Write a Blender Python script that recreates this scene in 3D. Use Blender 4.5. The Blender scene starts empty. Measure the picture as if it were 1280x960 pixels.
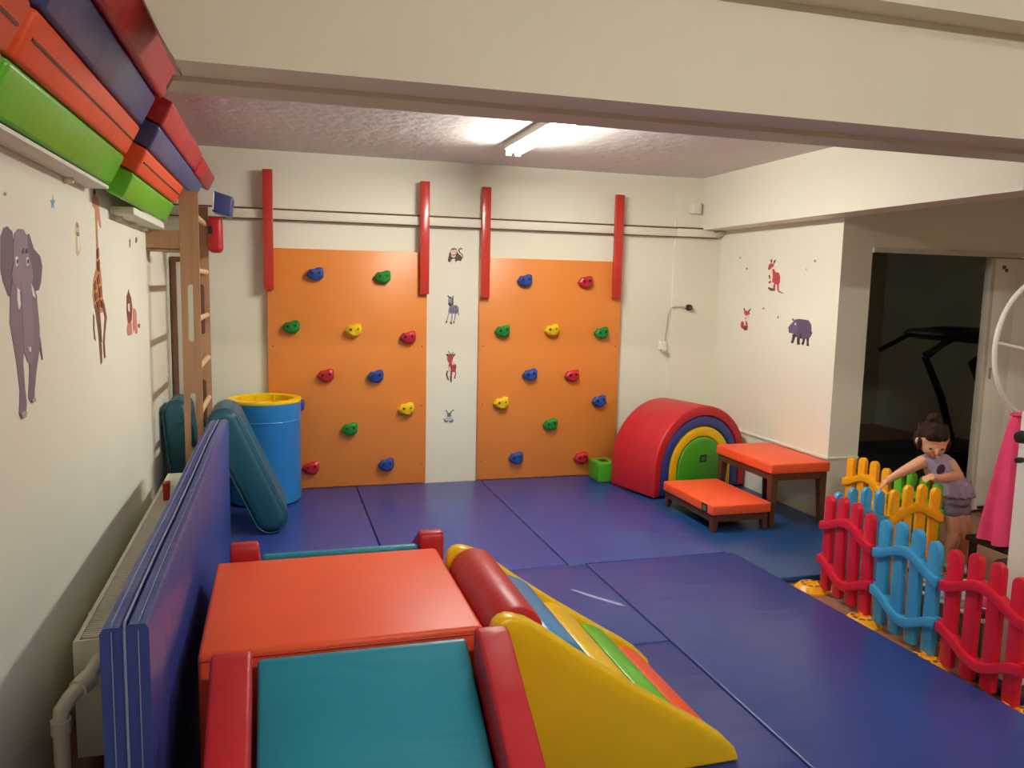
import bpy, bmesh, math, random
from mathutils import Vector, Matrix
random.seed(7)
SC = bpy.context.scene
COL = SC.collection

# ------------------------------------------------------------ camera
cam_data = bpy.data.cameras.new('camera')
cam = bpy.data.objects.new('camera', cam_data)
COL.objects.link(cam)
yaw, pitch, roll = math.radians(16.485), math.radians(6.846), math.radians(-1.238)
fw = Vector((math.sin(yaw) * math.cos(pitch), math.cos(yaw) * math.cos(pitch), -math.sin(pitch)))
rt = Vector((math.cos(yaw), -math.sin(yaw), 0))
dn = fw.cross(rt)
cr, sr = math.cos(roll), math.sin(roll)
ax_r = cr * rt + sr * dn
ax_d = -sr * rt + cr * dn
m3 = Matrix((ax_r, -ax_d, -fw)).transposed()
cam.matrix_world = Matrix.Translation((0, 0, 1.55)) @ m3.to_4x4()
cam_data.sensor_width = 36.0
cam_data.lens = 36.0 * 1000 / 1280
cam_data.clip_start = 0.02
SC.camera = cam

# ------------------------------------------------------------ world, exposure
w = bpy.data.worlds.new('world')
SC.world = w
w.use_nodes = True
w.node_tree.nodes['Background'].inputs[0].default_value = (0.9, 0.85, 0.75, 1)
w.node_tree.nodes['Background'].inputs[1].default_value = 0.0
vs = SC.view_settings
vs.view_transform = 'Standard'
vs.look = 'None'
vs.exposure = 0.0
vs.gamma = 1.0
vs.use_curve_mapping = False
LAMP_BACK = 205.0      # emission strength of the tube behind the beam
LAMP_FRONT = 205.0     # emission strength of the tubes in the front part of the room
LAMP_COL = (1.0, 0.975, 0.895)


# ------------------------------------------------------------ helpers
def lin(c):
    c /= 255.0
    return c / 12.92 if c <= 0.04045 else ((c + 0.055) / 1.055) ** 2.4


def rgb(r, g, b):
    return (lin(r), lin(g), lin(b), 1.0)


MATS = {}


def mat(name, col, rough=0.5, var=0.05, vscale=6.0, bump=0.0, bscale=60.0, stretch=None, metal=0.0, spec=0.5, wrinkle=0.0, coat=0.0):
    """Procedural surface: colour with faint noise variation, fine relief, optional broad wrinkles."""
    if name in MATS:
        return MATS[name]
    m = bpy.data.materials.new(name)
    m.use_nodes = True
    nt = m.node_tree
    N, L = nt.nodes, nt.links
    p = N['Principled BSDF']
    p.inputs['Roughness'].default_value = rough
    p.inputs['Metallic'].default_value = metal
    p.inputs['Specular IOR Level'].default_value = spec
    p.inputs['Coat Weight'].default_value = coat
    tc = N.new('ShaderNodeTexCoord')
    mp = N.new('ShaderNodeMapping')
    L.new(tc.outputs['Object'], mp.inputs['Vector'])
    if stretch:
        mp.inputs['Scale'].default_value = stretch
    nz = N.new('ShaderNodeTexNoise')
    nz.inputs['Scale'].default_value = vscale
    nz.inputs['Detail'].default_value = 5
    L.new(mp.outputs[0], nz.inputs['Vector'])
    ramp = N.new('ShaderNodeValToRGB')
    c = rgb(*col)
    ramp.color_ramp.elements[0].position = 0.3
    ramp.color_ramp.elements[1].position = 0.7
    ramp.color_ramp.elements[0].color = tuple(x * (1 - var) for x in c[:3]) + (1,)
    ramp.color_ramp.elements[1].color = tuple(min(1, x * (1 + var)) for x in c[:3]) + (1,)
    L.new(nz.outputs['Fac'], ramp.inputs['Fac'])
    L.new(ramp.outputs['Color'], p.inputs['Base Color'])
    last = None
    if bump > 0:
        n2 = N.new('ShaderNodeTexNoise')
        n2.inputs['Scale'].default_value = bscale
        n2.inputs['Detail'].default_value = 4
        L.new(mp.outputs[0], n2.inputs['Vector'])
        b = N.new('ShaderNodeBump')
        b.inputs['Strength'].default_value = bump
        b.inputs['Distance'].default_value = 0.01
        L.new(n2.outputs['Fac'], b.inputs['Height'])
        last = b
    if wrinkle > 0:
        n3 = N.new('ShaderNodeTexNoise')
        n3.inputs['Scale'].default_value = 2.2
        n3.inputs['Detail'].default_value = 3
        n3.inputs['Distortion'].default_value = 0.9
        mp2 = N.new('ShaderNodeMapping')
        mp2.inputs['Scale'].default_value = (1, 2.6, 1)
        L.new(tc.outputs['Object'], mp2.inputs['Vector'])
        L.new(mp2.outputs[0], n3.inputs['Vector'])
        b = N.new('ShaderNodeBump')
        b.inputs['Strength'].default_value = wrinkle
        b.inputs['Distance'].default_value = 0.03
        L.new(n3.outputs['Fac'], b.inputs['Height'])
        if last:
            L.new(last.outputs[0], b.inputs['Normal'])
        last = b
    if last:
        L.new(last.outputs[0], p.inputs['Normal'])
    MATS[name] = m
    return m


def vinyl(name, col, rough=0.36, wrinkle=0.25):
    return mat(name, col, rough=rough, var=0.04, vscale=3, bump=0.02, bscale=70, wrinkle=wrinkle)


def emit(name, col, strength):
    m = bpy.data.materials.new(name)
    m.use_nodes = True
    p = m.node_tree.nodes['Principled BSDF']
    p.inputs['Base Color'].default_value = (0.9, 0.9, 0.9, 1)
    p.inputs['Emission Color'].default_value = tuple(col) + (1,)
    p.inputs['Emission Strength'].default_value = strength
    return m


def origin_of(o):
    v = Vector((0, 0, 0))
    while o is not None:
        v = v + o.location
        o = o.parent
    return v


def tag(o, label, cat, group=None, kind=None):
    if label:
        o['label'] = label
    if cat:
        o['category'] = cat
    if group:
        o['group'] = group
    if kind:
        o['kind'] = kind
    return o


def thing(name, label, cat, loc, group=None, rotz=0.0):
    o = bpy.data.objects.new(name, None)
    o.empty_display_size = 0.05
    COL.objects.link(o)
    o.location = loc
    o.rotation_euler = (0, 0, rotz)
    return tag(o, label, cat, group)


def to_mesh(bm, name, mats, bevel=0.0, seg=2, angle=35, smooth=True):
    bmesh.ops.recalc_face_normals(bm, faces=bm.faces[:])
    if bevel > 0:
        es = [e for e in bm.edges if len(e.link_faces) == 2 and e.calc_face_angle(0) > math.radians(30)]
        bmesh.ops.bevel(bm, geom=es, offset=bevel, segments=seg, profile=0.5, affect='EDGES', clamp_overlap=True)
    me = bpy.data.meshes.new(name)
    bm.to_mesh(me)
    bm.free()
    for mm in (mats if isinstance(mats, (list, tuple)) else [mats]):
        me.materials.append(mm)
    if smooth:
        for p in me.polygons:
            p.use_smooth = True
        me.set_sharp_from_angle(angle=math.radians(angle))
    return me


def put(name, me, parent=None, loc=(0, 0, 0), rotz=0.0):
    o = bpy.data.objects.new(name, me)
    COL.objects.link(o)
    o.parent = parent
    o.location = loc
    if rotz:
        o.rotation_euler = (0, 0, rotz)
    return o


def obj(name, bm, mats, parent=None, bevel=0.0, seg=2, angle=35, smooth=True, world=True):
    """bmesh (in world coordinates if world) -> one mesh object; a top-level one gets its origin at its base centre"""
    me = to_mesh(bm, name, mats, bevel, seg, angle, smooth)
    if parent is None and world:
        xs = [v.co for v in me.vertices]
        lo = Vector((min(v[i] for v in xs) for i in range(3)))
        hi = Vector((max(v[i] for v in xs) for i in range(3)))
        base = Vector(((lo.x + hi.x) / 2, (lo.y + hi.y) / 2, lo.z))
        me.transform(Matrix.Translation(-base))
        return put(name, me, None, base)
    if world:
        me.transform(Matrix.Translation(-origin_of(parent)))
    return put(name, me, parent)


def NB():
    return bmesh.new()


def bx(bm, x0, x1, y0, y1, z0, z1):
    vs_ = [bm.verts.new((x, y, z)) for x in (x0, x1) for y in (y0, y1) for z in (z0, z1)]
    for f in ((0, 1, 3, 2), (4, 6, 7, 5), (0, 4, 5, 1), (2, 3, 7, 6), (0, 2, 6, 4), (1, 5, 7, 3)):
        bm.faces.new([vs_[i] for i in f])
    return bm


def box(name, mats, dims, parent=None, bevel=0.0, seg=2):
    return obj(name, bx(NB(), *dims), mats, parent, bevel, seg)


def prism(bm, pts, a, b, plane='xz'):
    """polygon pts extruded from a to b along the axis normal to the plane"""
    def P(p, t):
        return {'xz': (p[0], t, p[1]), 'yz': (t, p[0], p[1]), 'xy': (p[0], p[1], t)}[plane]
    A = [bm.verts.new(P(p, a)) for p in pts]
    B = [bm.verts.new(P(p, b)) for p in pts]
    n = len(pts)
    bm.faces.new(A)
    bm.faces.new(B[::-1])
    for i in range(n):
        bm.faces.new((A[i], B[i], B[(i + 1) % n], A[(i + 1) % n]))
    return bm


def tube(bm, pts, r, n=10, caps=True):
    pts = [Vector(p) for p in pts]
    rs = r if isinstance(r, (list, tuple)) else [r] * len(pts)
    rings = []
    prev = None
    for i, p in enumerate(pts):
        d = (pts[min(i + 1, len(pts) - 1)] - pts[max(i - 1, 0)]).normalized()
        if prev is None:
            a = Vector((0, 0, 1)) if abs(d.z) < 0.9 else Vector((1, 0, 0))
            u = d.cross(a).normalized()
        else:
            u = (prev - d * prev.dot(d)).normalized()
        prev = u
        v = d.cross(u)
        rings.append([bm.verts.new(p + rs[i] * (math.cos(2 * math.pi * k / n) * u + math.sin(2 * math.pi * k / n) * v)) for k in range(n)])
    for A, B in zip(rings, rings[1:]):
        for k in range(n):
            bm.faces.new((A[k], A[(k + 1) % n], B[(k + 1) % n], B[k]))
    if caps:
        bm.faces.new(rings[0][::-1])
        bm.faces.new(rings[-1])
    return bm


def lathe(bm, prof, c, n=32, ring=False):
    """closed profile [(r,z)...] turned about the vertical through c"""
    rings = []
    for r, z in prof:
        rings.append([bm.verts.new((c[0] + r * math.cos(2 * math.pi * k / n), c[1] + r * math.sin(2 * math.pi * k / n), c[2] + z)) for k in range(n)])
    for A, B in zip(rings, rings[1:]):
        for k in range(n):
            bm.faces.new((A[k], A[(k + 1) % n], B[(k + 1) % n], B[k]))
    if ring:                      # closed ring profile: no caps
        A, B = rings[-1], rings[0]
        for k in range(n):
            bm.faces.new((A[k], A[(k + 1) % n], B[(k + 1) % n], B[k]))
    else:
        bm.faces.new(rings[0][::-1])
        bm.faces.new(rings[-1])
    return bm


def arc(cx, cy, rx, ry, a0, a1, n):
    return [(cx + rx * math.cos(math.radians(a0 + (a1 - a0) * i / n)), cy + ry * math.sin(math.radians(a0 + (a1 - a0) * i / n))) for i in range(n + 1)]


def struct(name, dims, m, label, cat, bevel=0.0):
    o = box(name, m, dims, None, bevel)
    return tag(o, label, cat, None, 'structure')


# ------------------------------------------------------------ materials
M_wall = mat('cream_wall_paint', (230, 228, 208), rough=0.75, var=0.015, vscale=1.5, bump=0.10, bscale=35)
M_ceil = mat('rough_plaster', (222, 216, 210), rough=0.9, var=0.03, vscale=4, bump=0.55, bscale=14)
M_beam = mat('beam_paint', (226, 220, 198), rough=0.8, var=0.02, vscale=2, bump=0.12, bscale=25)
M_trim = mat('track_paint', (205, 198, 178), rough=0.55, var=0.02)
M_floor = mat('brown_laminate', (150, 104, 80), rough=0.4, var=0.15, vscale=3, stretch=(8, 1, 1))
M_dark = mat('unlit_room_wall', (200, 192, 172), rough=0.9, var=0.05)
M_white = mat('white_plastic', (235, 232, 220), rough=0.4, var=0.01)
M_enamel = mat('radiator_enamel', (228, 222, 202), rough=0.35, var=0.01)
M_black = mat('black_plastic', (22, 22, 24), rough=0.45, var=0.05)
M_orange_board = mat('orange_board', (226, 136, 58), rough=0.38, var=0.02, vscale=2, bump=0.02, bscale=100)
M_red_paint = mat('red_gloss_wood', (190, 56, 46), rough=0.22, var=0.05, vscale=5)
M_vblue = vinyl('blue_vinyl', (44, 64, 136), rough=0.32, wrinkle=0.22)
M_vnavy = vinyl('dark_teal_blue_vinyl', (24, 66, 118), rough=0.33, wrinkle=0.2)
M_vred = vinyl('red_vinyl', (186, 30, 42), rough=0.42)
M_vorange = vinyl('orange_red_vinyl', (240, 88, 46), rough=0.46, wrinkle=0.12)
M_vteal = vinyl('teal_vinyl', (30, 138, 164), rough=0.4)
M_vdteal = vinyl('deep_teal_vinyl', (28, 88, 108), rough=0.42)
M_vyellow = vinyl('yellow_vinyl', (244, 198, 10), rough=0.33, wrinkle=0.15)
M_vgreen = vinyl('green_vinyl', (72, 158, 34), rough=0.33)
M_vlgreen = vinyl('bright_green_vinyl', (104, 192, 44), rough=0.33)
M_vsky = vinyl('sky_blue_vinyl', (66, 142, 200), rough=0.3)
M_vdrum = vinyl('drum_blue_vinyl', (40, 122, 190), rough=0.33, wrinkle=0.08)
M_vpurple = vinyl('slate_blue_vinyl', (66, 74, 128), rough=0.36)
M_stitch = mat('pale_stitching', (120, 130, 165), rough=0.6)
M_wood = mat('birch_plywood', (172, 130, 96), rough=0.5, var=0.12, vscale=4, stretch=(6, 6, 0.6))
M_rung = mat('pale_rung_wood', (222, 186, 140), rough=0.45, var=0.08, vscale=5)
M_dwood = mat('dark_stained_wood', (84, 48, 34), rough=0.4, var=0.2, vscale=5, stretch=(4, 4, 1))
M_brown = mat('brown_frame_wood', (112, 72, 56), rough=0.45, var=0.15)
M_pale = mat('pale_panel', (216, 214, 196), rough=0.35, var=0.02)
M_steel = mat('brushed_steel', (170, 168, 160), rough=0.3, metal=0.9)
M_patch = mat('black_label_patch', (26, 28, 26), rough=0.5)
M_patch2 = mat('label_print', (130, 150, 90), rough=0.5)

# ------------------------------------------------------------ the room
struct('floor', (-0.9, 7.5, -3.2, 8.2, -0.1, 0.0), M_floor, 'brown laminate floor showing beside the fence panels', 'floor')
struct('wall_back', (-0.9, 3.75, 6.0, 6.2, 0, 3.3), M_wall, 'cream back wall behind the two orange climbing boards', 'wall')
struct('wall_left', (-0.9, -0.7, -3.2, 6.0, 0, 3.3), M_wall, 'cream left wall with elephant and giraffe stickers', 'wall')
struct('wall_right', (3.55, 3.75, 4.62, 6.0, 0, 2.6), M_wall, 'cream right wall with kangaroo and hippo stickers', 'wall')
struct('wall_front', (-0.9, 7.0, -3.2, -3.0, 0, 3.3), M_wall, 'cream wall behind the viewer', 'wall')
struct('wall_far_right', (7.0, 7.2, -3.2, 8.2, 0, 3.3), M_wall, 'cream far right wall beyond the frame', 'wall')
bm = NB()
bx(bm, 3.55, 3.79, 4.47, 4.62, 0, 2.6)
bx(bm, 3.79, 5.30, 4.47, 4.62, 1.87, 2.6)
bx(bm, 5.30, 7.0, 4.47, 4.62, 0, 2.6)
tag(obj('wall_doorway', bm, M_wall), 'cream wall around the dark sliding door opening', 'wall', None, 'structure')
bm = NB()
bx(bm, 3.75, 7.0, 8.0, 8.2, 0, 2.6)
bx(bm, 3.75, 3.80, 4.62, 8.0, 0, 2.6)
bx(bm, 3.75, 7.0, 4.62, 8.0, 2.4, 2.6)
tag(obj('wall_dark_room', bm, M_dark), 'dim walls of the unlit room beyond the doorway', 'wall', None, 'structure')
struct('ceiling', (-0.9, 3.55, 2.9, 6.2, 2.47, 2.6), M_ceil, 'rough plaster ceiling around the tube lamp', 'ceiling')
bm = NB()
bx(bm, -0.9, 7.2, -3.2, 2.7, 3.2, 3.3)
tag(obj('ceiling_front', bm, M_ceil), 'pale ceiling on the near side of the cross beam', 'ceiling', None, 'structure')
struct('ceiling_right', (3.55, 7.2, 2.7, 4.7, 2.6, 2.7), M_ceil, 'ceiling over the passage in front of the dark doorway', 'ceiling')
BEAM = [(-0.277, 2.2), (7.0, 2.2), (7.0, 3.2), (-0.7, 3.2), (-0.7, 2.53), (-0.435, 2.53), (-0.377, 2.40), (-0.357, 2.358), (-0.316, 2.267)]
tag(obj('trim_1', prism(NB(), BEAM, 2.65, 3.0), M_beam, smooth=False), 'wide cream cross beam spanning the room', 'beam', None, 'structure')
bm = NB()
prism(bm, [(-0.305, 2.845), (7.0, 2.845), (7.0, 3.012), (-0.345, 3.012)], 2.183, 2.2, 'xy')
tag(obj('trim_2', bm, M_trim), 'flat sliding door track along the underside of the cross beam', 'track', None, 'structure')
struct('trim_3', (3.36, 3.58, 3.0, 6.0, 2.055, 2.6), M_wall, 'cream beam running back along the right wall', 'beam')
struct('trim_4', (-0.36, 7.0, 2.52, 2.655, 2.60, 2.67), M_beam, 'narrow ledge along the top of the cross beam', 'ledge')
bm = NB()
bx(bm, 3.538, 3.552, 4.47, 6.0, 0.448, 0.462)
bx(bm, 3.538, 3.79, 4.458, 4.472, 0.448, 0.462)
tag(obj('trim_5', bm, M_wall), 'thin ledge strip low on the right wall', 'trim', None, 'structure')
struct('trim_6', (3.13, 3.56, 5.975, 6.0, 0, 2.47), M_wall, 'shallow cream column in the back right corner', 'column')
struct('trim_7', (3.79, 5.30, 4.455, 4.49, 1.835, 1.87), M_trim, 'pale track along the top of the dark doorway', 'track')

# sliding door leaf beside the opening
t = thing('door_1', 'cream sliding door leaf at the right of the dark opening', 'door', (4.94, 4.5, 0.02))
t['kind'] = 'structure'
box('door_leaf', M_white, (4.83, 5.04, 4.48, 4.52, 0.02, 1.83), t, 0.004)
box('edge_strip', M_trim, (4.80, 4.835, 4.475, 4.53, 0.02, 1.83), t, 0.003)
bm = NB()
bx(bm, 4.90, 4.925, 4.473, 4.482, 1.755, 1.78)
bx(bm, 4.925, 4.945, 4.473, 4.482, 1.735, 1.76)
obj('bracket', bm, M_brown, t)
box('lock_plate', M_steel, (4.865, 4.88, 4.474, 4.482, 0.98, 1.06), t, 0.002)
box('floor_guide', M_black, (4.87, 4.95, 4.46, 4.482, 0.03, 0.05), t)
t = thing('door_2', 'cream sliding door leaf behind the metal ring', 'door', (5.2, 4.5, 0.02))
t['kind'] = 'structure'
box('door_leaf', M_white, (5.055, 5.30, 4.50, 4.54, 0.02, 1.83), t, 0.004)
box('door_frame', M_trim, (5.26, 5.30, 4.49, 4.545, 0.02, 1.83), t, 0.003)
STICKERS = {
 'elephant': ('L', [2.637, 1.419], [
  ('ele_dark', [(-0.1874,0.2359),(-0.1578,0.2614),(-0.1219,0.2686),(-0.0792,0.2559),(-0.0743,0.2029),(-0.1072,0.1171),(-0.1323,0.075),(-0.1533,0.0823),(-0.1863,0.1171),(-0.2016,0.1509)]),
  ('ele_dark', [(0.0456,0.2522),(0.0778,0.26),(0.1183,0.2178),(0.1841,0.1968),(0.2016,0.1654),(0.1788,0.1174),(0.1519,0.0937),(0.0958,0.088),(0.0532,0.1173),(0.0429,0.1774)]),
  ('ele_dark', [(0.1259,-0.0239),(0.1456,-0.0728),(0.1572,-0.122),(0.1427,-0.1223),(0.1261,-0.0873),(0.1149,-0.0548)]),
  ('ele', [(-0.1002,0.1313),(-0.13,0.089),(-0.1486,0.0051),(-0.1345,-0.0311),(-0.1079,-0.105),(-0.0912,-0.1872),(-0.1092,-0.2509),(-0.0883,-0.2691),(-0.0486,-0.268),(-0.0325,-0.2326),(-0.0421,-0.1861),(-0.0466,-0.1108),(-0.0305,-0.0749),(0.0067,-0.093),(0.0092,-0.1389),(-0.0151,-0.2199),(0.0079,-0.2369),(0.0452,-0.2361),(0.0544,-0.1982),(0.0824,-0.1466),(0.1192,-0.0947),(0.137,-0.0245),(0.1214,0.0784),(0.0755,0.1249)]),
  ('ele_light', [(-0.0846,0.2238),(-0.0635,0.2533),(-0.0257,0.2677),(0.0184,0.2691),(0.0507,0.2525),(0.0533,0.2077),(0.0874,0.1632),(0.0928,0.1327),(0.067,0.1059),(0.0173,0.0873),(0.0035,0.0801),(-0.055,0.0954),(-0.0981,0.1171),(-0.1127,0.1383),(-0.0896,0.167)]),
  ('ele_light', [(-0.0308,0.1245),(0.0709,0.1287),(0.065,0.0639),(0.0637,-0.0205),(0.0453,-0.0809),(0.0571,-0.1051),(0.0323,-0.1259),(-0.0047,-0.1148),(-0.0318,-0.0823),(-0.0353,-0.0448),(-0.0325,0.0291)]),
  ('white', [(-0.0703,0.1028),(-0.0502,0.0954),(-0.0481,0.0516),(-0.0646,0.039),(-0.0741,0.0667)]),
  ('white', [(0.0656,0.1135),(0.0888,0.0942),(0.1007,0.0694),(0.0779,0.0775)]),
  ('white', [(-0.0747,0.1873),(-0.0533,0.1894),(-0.0496,0.1693),(-0.0723,0.1602)]),
  ('white', [(0.027,0.1882),(0.0451,0.1902),(0.0491,0.1685),(0.0281,0.1651)]),
  ('black', [(-0.0534,0.175),(-0.0563,0.1698),(-0.0617,0.1676),(-0.0663,0.1696),(-0.0675,0.1746),(-0.0646,0.1797),(-0.0592,0.182),(-0.0546,0.18)]),
  ('black', [(0.0455,0.1775),(0.0423,0.1721),(0.0365,0.1698),(0.0315,0.1718),(0.0302,0.1771),(0.0333,0.1824),(0.0391,0.1848),(0.0442,0.1827)]),
  ('ele_dark', [(-0.0125,0.2038),(0.0039,0.2132),(0.0123,0.2047),(0.0016,0.1999)]),
  ('ele_dark', [(0.0249,0.2052),(0.0366,0.2145),(0.0476,0.2045),(0.0317,0.2009)]),
  ('white', [(0.003,-0.07),(0.0205,-0.0729),(0.0182,-0.0864),(0.0058,-0.0839)]),
  ('beige', [(-0.1045,-0.2516),(-0.0846,-0.2474),(-0.0466,-0.2562),(-0.0586,-0.2679),(-0.0881,-0.2683)]),
  ('beige', [(0.0041,-0.2287),(0.021,-0.2218),(0.0465,-0.2284),(0.0396,-0.2368),(0.013,-0.2377)]),
 ]),
 'giraffe': ('L', [3.665, 1.555], [
  ('gir_pink', [(-0.0463,0.3249),(-0.0225,0.3526),(0.0008,0.3567),(0.0118,0.3348),(0.0558,0.3231),(0.0826,0.2561),(0.0971,0.2061),(0.0658,0.2098),(0.0165,0.259),(-0.0289,0.2792),(-0.065,0.2839)]),
  ('gir', [(-0.0183,0.296),(0.0314,0.2764),(0.0205,0.219),(0.0206,0.138),(0.0366,0.0568),(0.064,-0.0089),(0.0675,-0.0757),(0.0938,-0.1098),(0.0956,-0.1437),(0.006,-0.1448),(-0.1048,-0.1224),(-0.1248,-0.0727),(-0.1019,-0.0095),(-0.0367,0.0391),(-0.0182,0.1362),(-0.0152,0.2325)]),
  ('gir_dark', [(-0.1015,-0.1049),(-0.0654,-0.1123),(-0.0026,-0.1898),(0.0101,-0.2904),(0.0109,-0.3491),(-0.0226,-0.3567),(-0.0338,-0.3118),(-0.0476,-0.2203)]),
  ('gir_dark', [(0.0385,-0.1001),(0.0945,-0.1065),(0.1377,-0.1666),(0.0918,-0.2285),(0.0714,-0.2697),(0.0793,-0.3367),(0.0458,-0.338),(0.0388,-0.2674),(0.0908,-0.169)]),
  ('gir_dark', [(-0.1273,-0.144),(-0.1111,-0.1557),(-0.1173,-0.2082),(-0.1034,-0.2533),(-0.1276,-0.2436),(-0.1377,-0.1991)]),
  ('gir_dark', [(-0.0368,-0.1229),(-0.0061,-0.1254),(0.01,-0.2071),(0.0148,-0.2657),(-0.0073,-0.2558),(-0.026,-0.1887)]),
  ('black', [(-0.0307,0.3486),(-0.0143,0.3567),(0.0063,0.3462),(-0.0186,0.334)]),
  ('brown', [(-0.0938,-0.0254),(-0.061,-0.0094),(-0.0595,-0.0415),(-0.0917,-0.0533)]),
  ('brown', [(-0.0367,-0.0012),(0.0051,0.0154),(0.0145,-0.0173),(-0.0267,-0.0295)]),
  ('brown', [(-0.094,-0.0652),(-0.0459,-0.0497),(-0.0367,-0.0822),(-0.0844,-0.0933)]),
  ('brown', [(-0.0136,-0.0418),(0.0351,-0.0338),(0.0352,-0.0752),(-0.0058,-0.0827)]),
  ('brown', [(-0.0626,-0.0979),(-0.0074,-0.0909),(0.0107,-0.1201),(-0.0452,-0.1267)]),
  ('brown', [(0.0162,-0.0914),(0.0578,-0.0839),(0.0758,-0.1178),(0.034,-0.1233)]),
  ('brown', [(-0.019,0.112),(0.0097,0.1213),(0.0113,0.0888),(-0.0178,0.0782)]),
  ('brown', [(-0.0206,0.0636),(0.016,0.0727),(0.0208,0.036),(-0.0159,0.0273)]),
  ('yellow', [(-0.085,-0.0573),(-0.0526,-0.0448),(-0.0497,-0.0496),(-0.0785,-0.0622)]),
  ('yellow', [(-0.0198,-0.0336),(0.0212,-0.0239),(0.024,-0.0297),(-0.0133,-0.0401)]),
  ('yellow', [(0.0129,0.0563),(0.0239,0.032),(0.0105,0.0236),(0.0035,0.0479)]),
  ('yellow', [(0.0012,-0.087),(0.0423,-0.0803),(0.045,-0.087),(0.0077,-0.0945)]),
 ]),
 'squirrel': ('L', [4.465, 1.389], [
  ('brown', [(-0.1658,0.0811),(-0.1297,0.0952),(-0.1027,0.1175),(-0.0738,0.0916),(-0.0321,0.069),(-0.0071,0.018),(-0.0429,-0.0412),(-0.0931,-0.0589),(-0.1584,-0.0459),(-0.1815,0.0038)]),
  ('gir_pink', [(-0.1584,-0.0459),(-0.0931,-0.0589),(-0.045,-0.0512),(-0.0402,-0.1141),(-0.1722,-0.1138),(-0.2,-0.0877)]),
  ('gir_pink', [(0.0108,0.0175),(0.0764,0.0104),(0.1083,-0.0166),(0.1038,-0.0686),(0.1255,-0.1169),(0.0499,-0.1175),(0.0199,-0.0849),(-0.0152,-0.1085),(-0.0215,-0.0523)]),
  ('brown', [(0.1353,-0.0701),(0.2,-0.0711),(0.1952,-0.0943),(0.1445,-0.0874)]),
  ('white', [(-0.1406,0.0416),(-0.0949,0.0444),(-0.0981,0.0009),(-0.1358,0.0101)]),
 ]),
 'lemur': ('L', [3.331, 1.695], [
  ('beige2', [(-0.0331,0.0456),(-0.0079,0.0654),(0.022,0.0581),(0.0329,0.0133),(0.0362,-0.0382),(-0.007,-0.0654),(-0.0362,-0.0554),(-0.0345,-0.012)]),
  ('grey', [(-0.0216,0.0248),(0.0225,0.0259),(0.0197,0.0111),(-0.012,0.0094)]),
  ('white', [(-0.0057,0.0097),(0.0262,0.0115),(0.0169,-0.0389),(-0.0092,-0.0436)]),
  ('gir', [(-0.0162,0.054),(0.0033,0.059),(0.0201,0.0477),(-0.0063,0.0402)]),
 ]),
 'blue_star': ('L', [3.001, 1.797], [
  ('blue', [(0.0028,0.0246),(0.0085,0.0081),(0.0335,0.0097),(0.0117,-0.0037),(0.0152,-0.021),(-0.0038,-0.0126),(-0.0261,-0.0246),(-0.0164,-0.0063),(-0.0335,0.0033),(-0.0089,0.0064)]),
 ]),
 'green_star': ('L', [2.509, 1.773], [
  ('grey', [(0.0007,0.0074),(0.0049,0.003),(0.0195,0.0043),(0.0075,-0.0003),(0.0105,-0.005),(-0.0011,-0.0033),(-0.0136,-0.0074),(-0.0089,-0.0019),(-0.0195,0.0002),(-0.0052,0.0019)]),
 ]),
 'dark_butterfly': ('L', [4.449, 1.733], [
  ('grey', [(-0.0213,0.0136),(0.0213,0.0237),(0.0122,-0.0205),(-0.0174,-0.0237)]),
 ]),
 'brown_butterfly': ('L', [4.649, 1.757], [
  ('brown', [(-0.0257,0.01),(0.0075,0.018),(0.0363,0.0028),(-0.0063,-0.018),(-0.0363,-0.0111)]),
 ]),
 'monkey': ('B', [1.308, 1.777], [
  ('mon', [(-0.052,0.0018),(-0.0593,-0.032),(-0.0538,-0.0415),(-0.0406,-0.0441),(-0.0271,-0.0198),(-0.0024,-0.0175),(-0.0021,-0.043),(0.021,-0.0296),(0.0427,-0.0342),(0.0517,-0.0099),(0.0421,0.0086),(0.0249,0.0192),(0.0147,0.0339),(0.0106,0.0524),(-0.0011,0.0617),(-0.0204,0.0626),(-0.0357,0.0531),(-0.0462,0.0319)]),
  ('mon', [(0.0199,0.046),(0.026,0.0582),(0.0375,0.0653),(0.0491,0.0634),(0.0539,0.0539),(0.0461,0.0559),(0.0368,0.0555),(0.0292,0.0463),(0.0372,0.0316),(0.0528,0.0201),(0.0593,0.0054),(0.0534,-0.0188),(0.0471,-0.016),(0.0523,0.0051),(0.0451,0.0169),(0.0279,0.0283)]),
  ('pink', [(-0.0355,0.0382),(-0.0369,0.0329),(-0.0407,0.0295),(-0.0455,0.0293),(-0.0494,0.0325),(-0.0509,0.0377),(-0.0495,0.043),(-0.0457,0.0463),(-0.0409,0.0465),(-0.0371,0.0434)]),
  ('pink', [(0.0215,0.0446),(0.0202,0.0393),(0.0168,0.0359),(0.0125,0.0357),(0.009,0.0389),(0.0076,0.0441),(0.0088,0.0494),(0.0123,0.0528),(0.0166,0.0529),(0.0201,0.0498)]),
  ('pink', [(-0.037,0.0359),(-0.0295,0.0503),(-0.0172,0.0492),(-0.0064,0.0541),(0.0076,0.0456),(0.0078,0.0262),(0.0033,0.0185),(0.0005,-0.0025),(-0.0149,-0.0104),(-0.0304,-0.002),(-0.0352,0.0158)]),
  ('brown', [(-0.0337,0.0159),(-0.0159,0.0105),(0.0033,0.0185),(0.0003,0.011),(-0.0158,0.0045),(-0.0305,0.0085)]),
  ('black', [(-0.0216,0.0357),(-0.0223,0.0335),(-0.0239,0.0326),(-0.0255,0.0334),(-0.0262,0.0355),(-0.0256,0.0376),(-0.024,0.0386),(-0.0223,0.0377)]),
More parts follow.
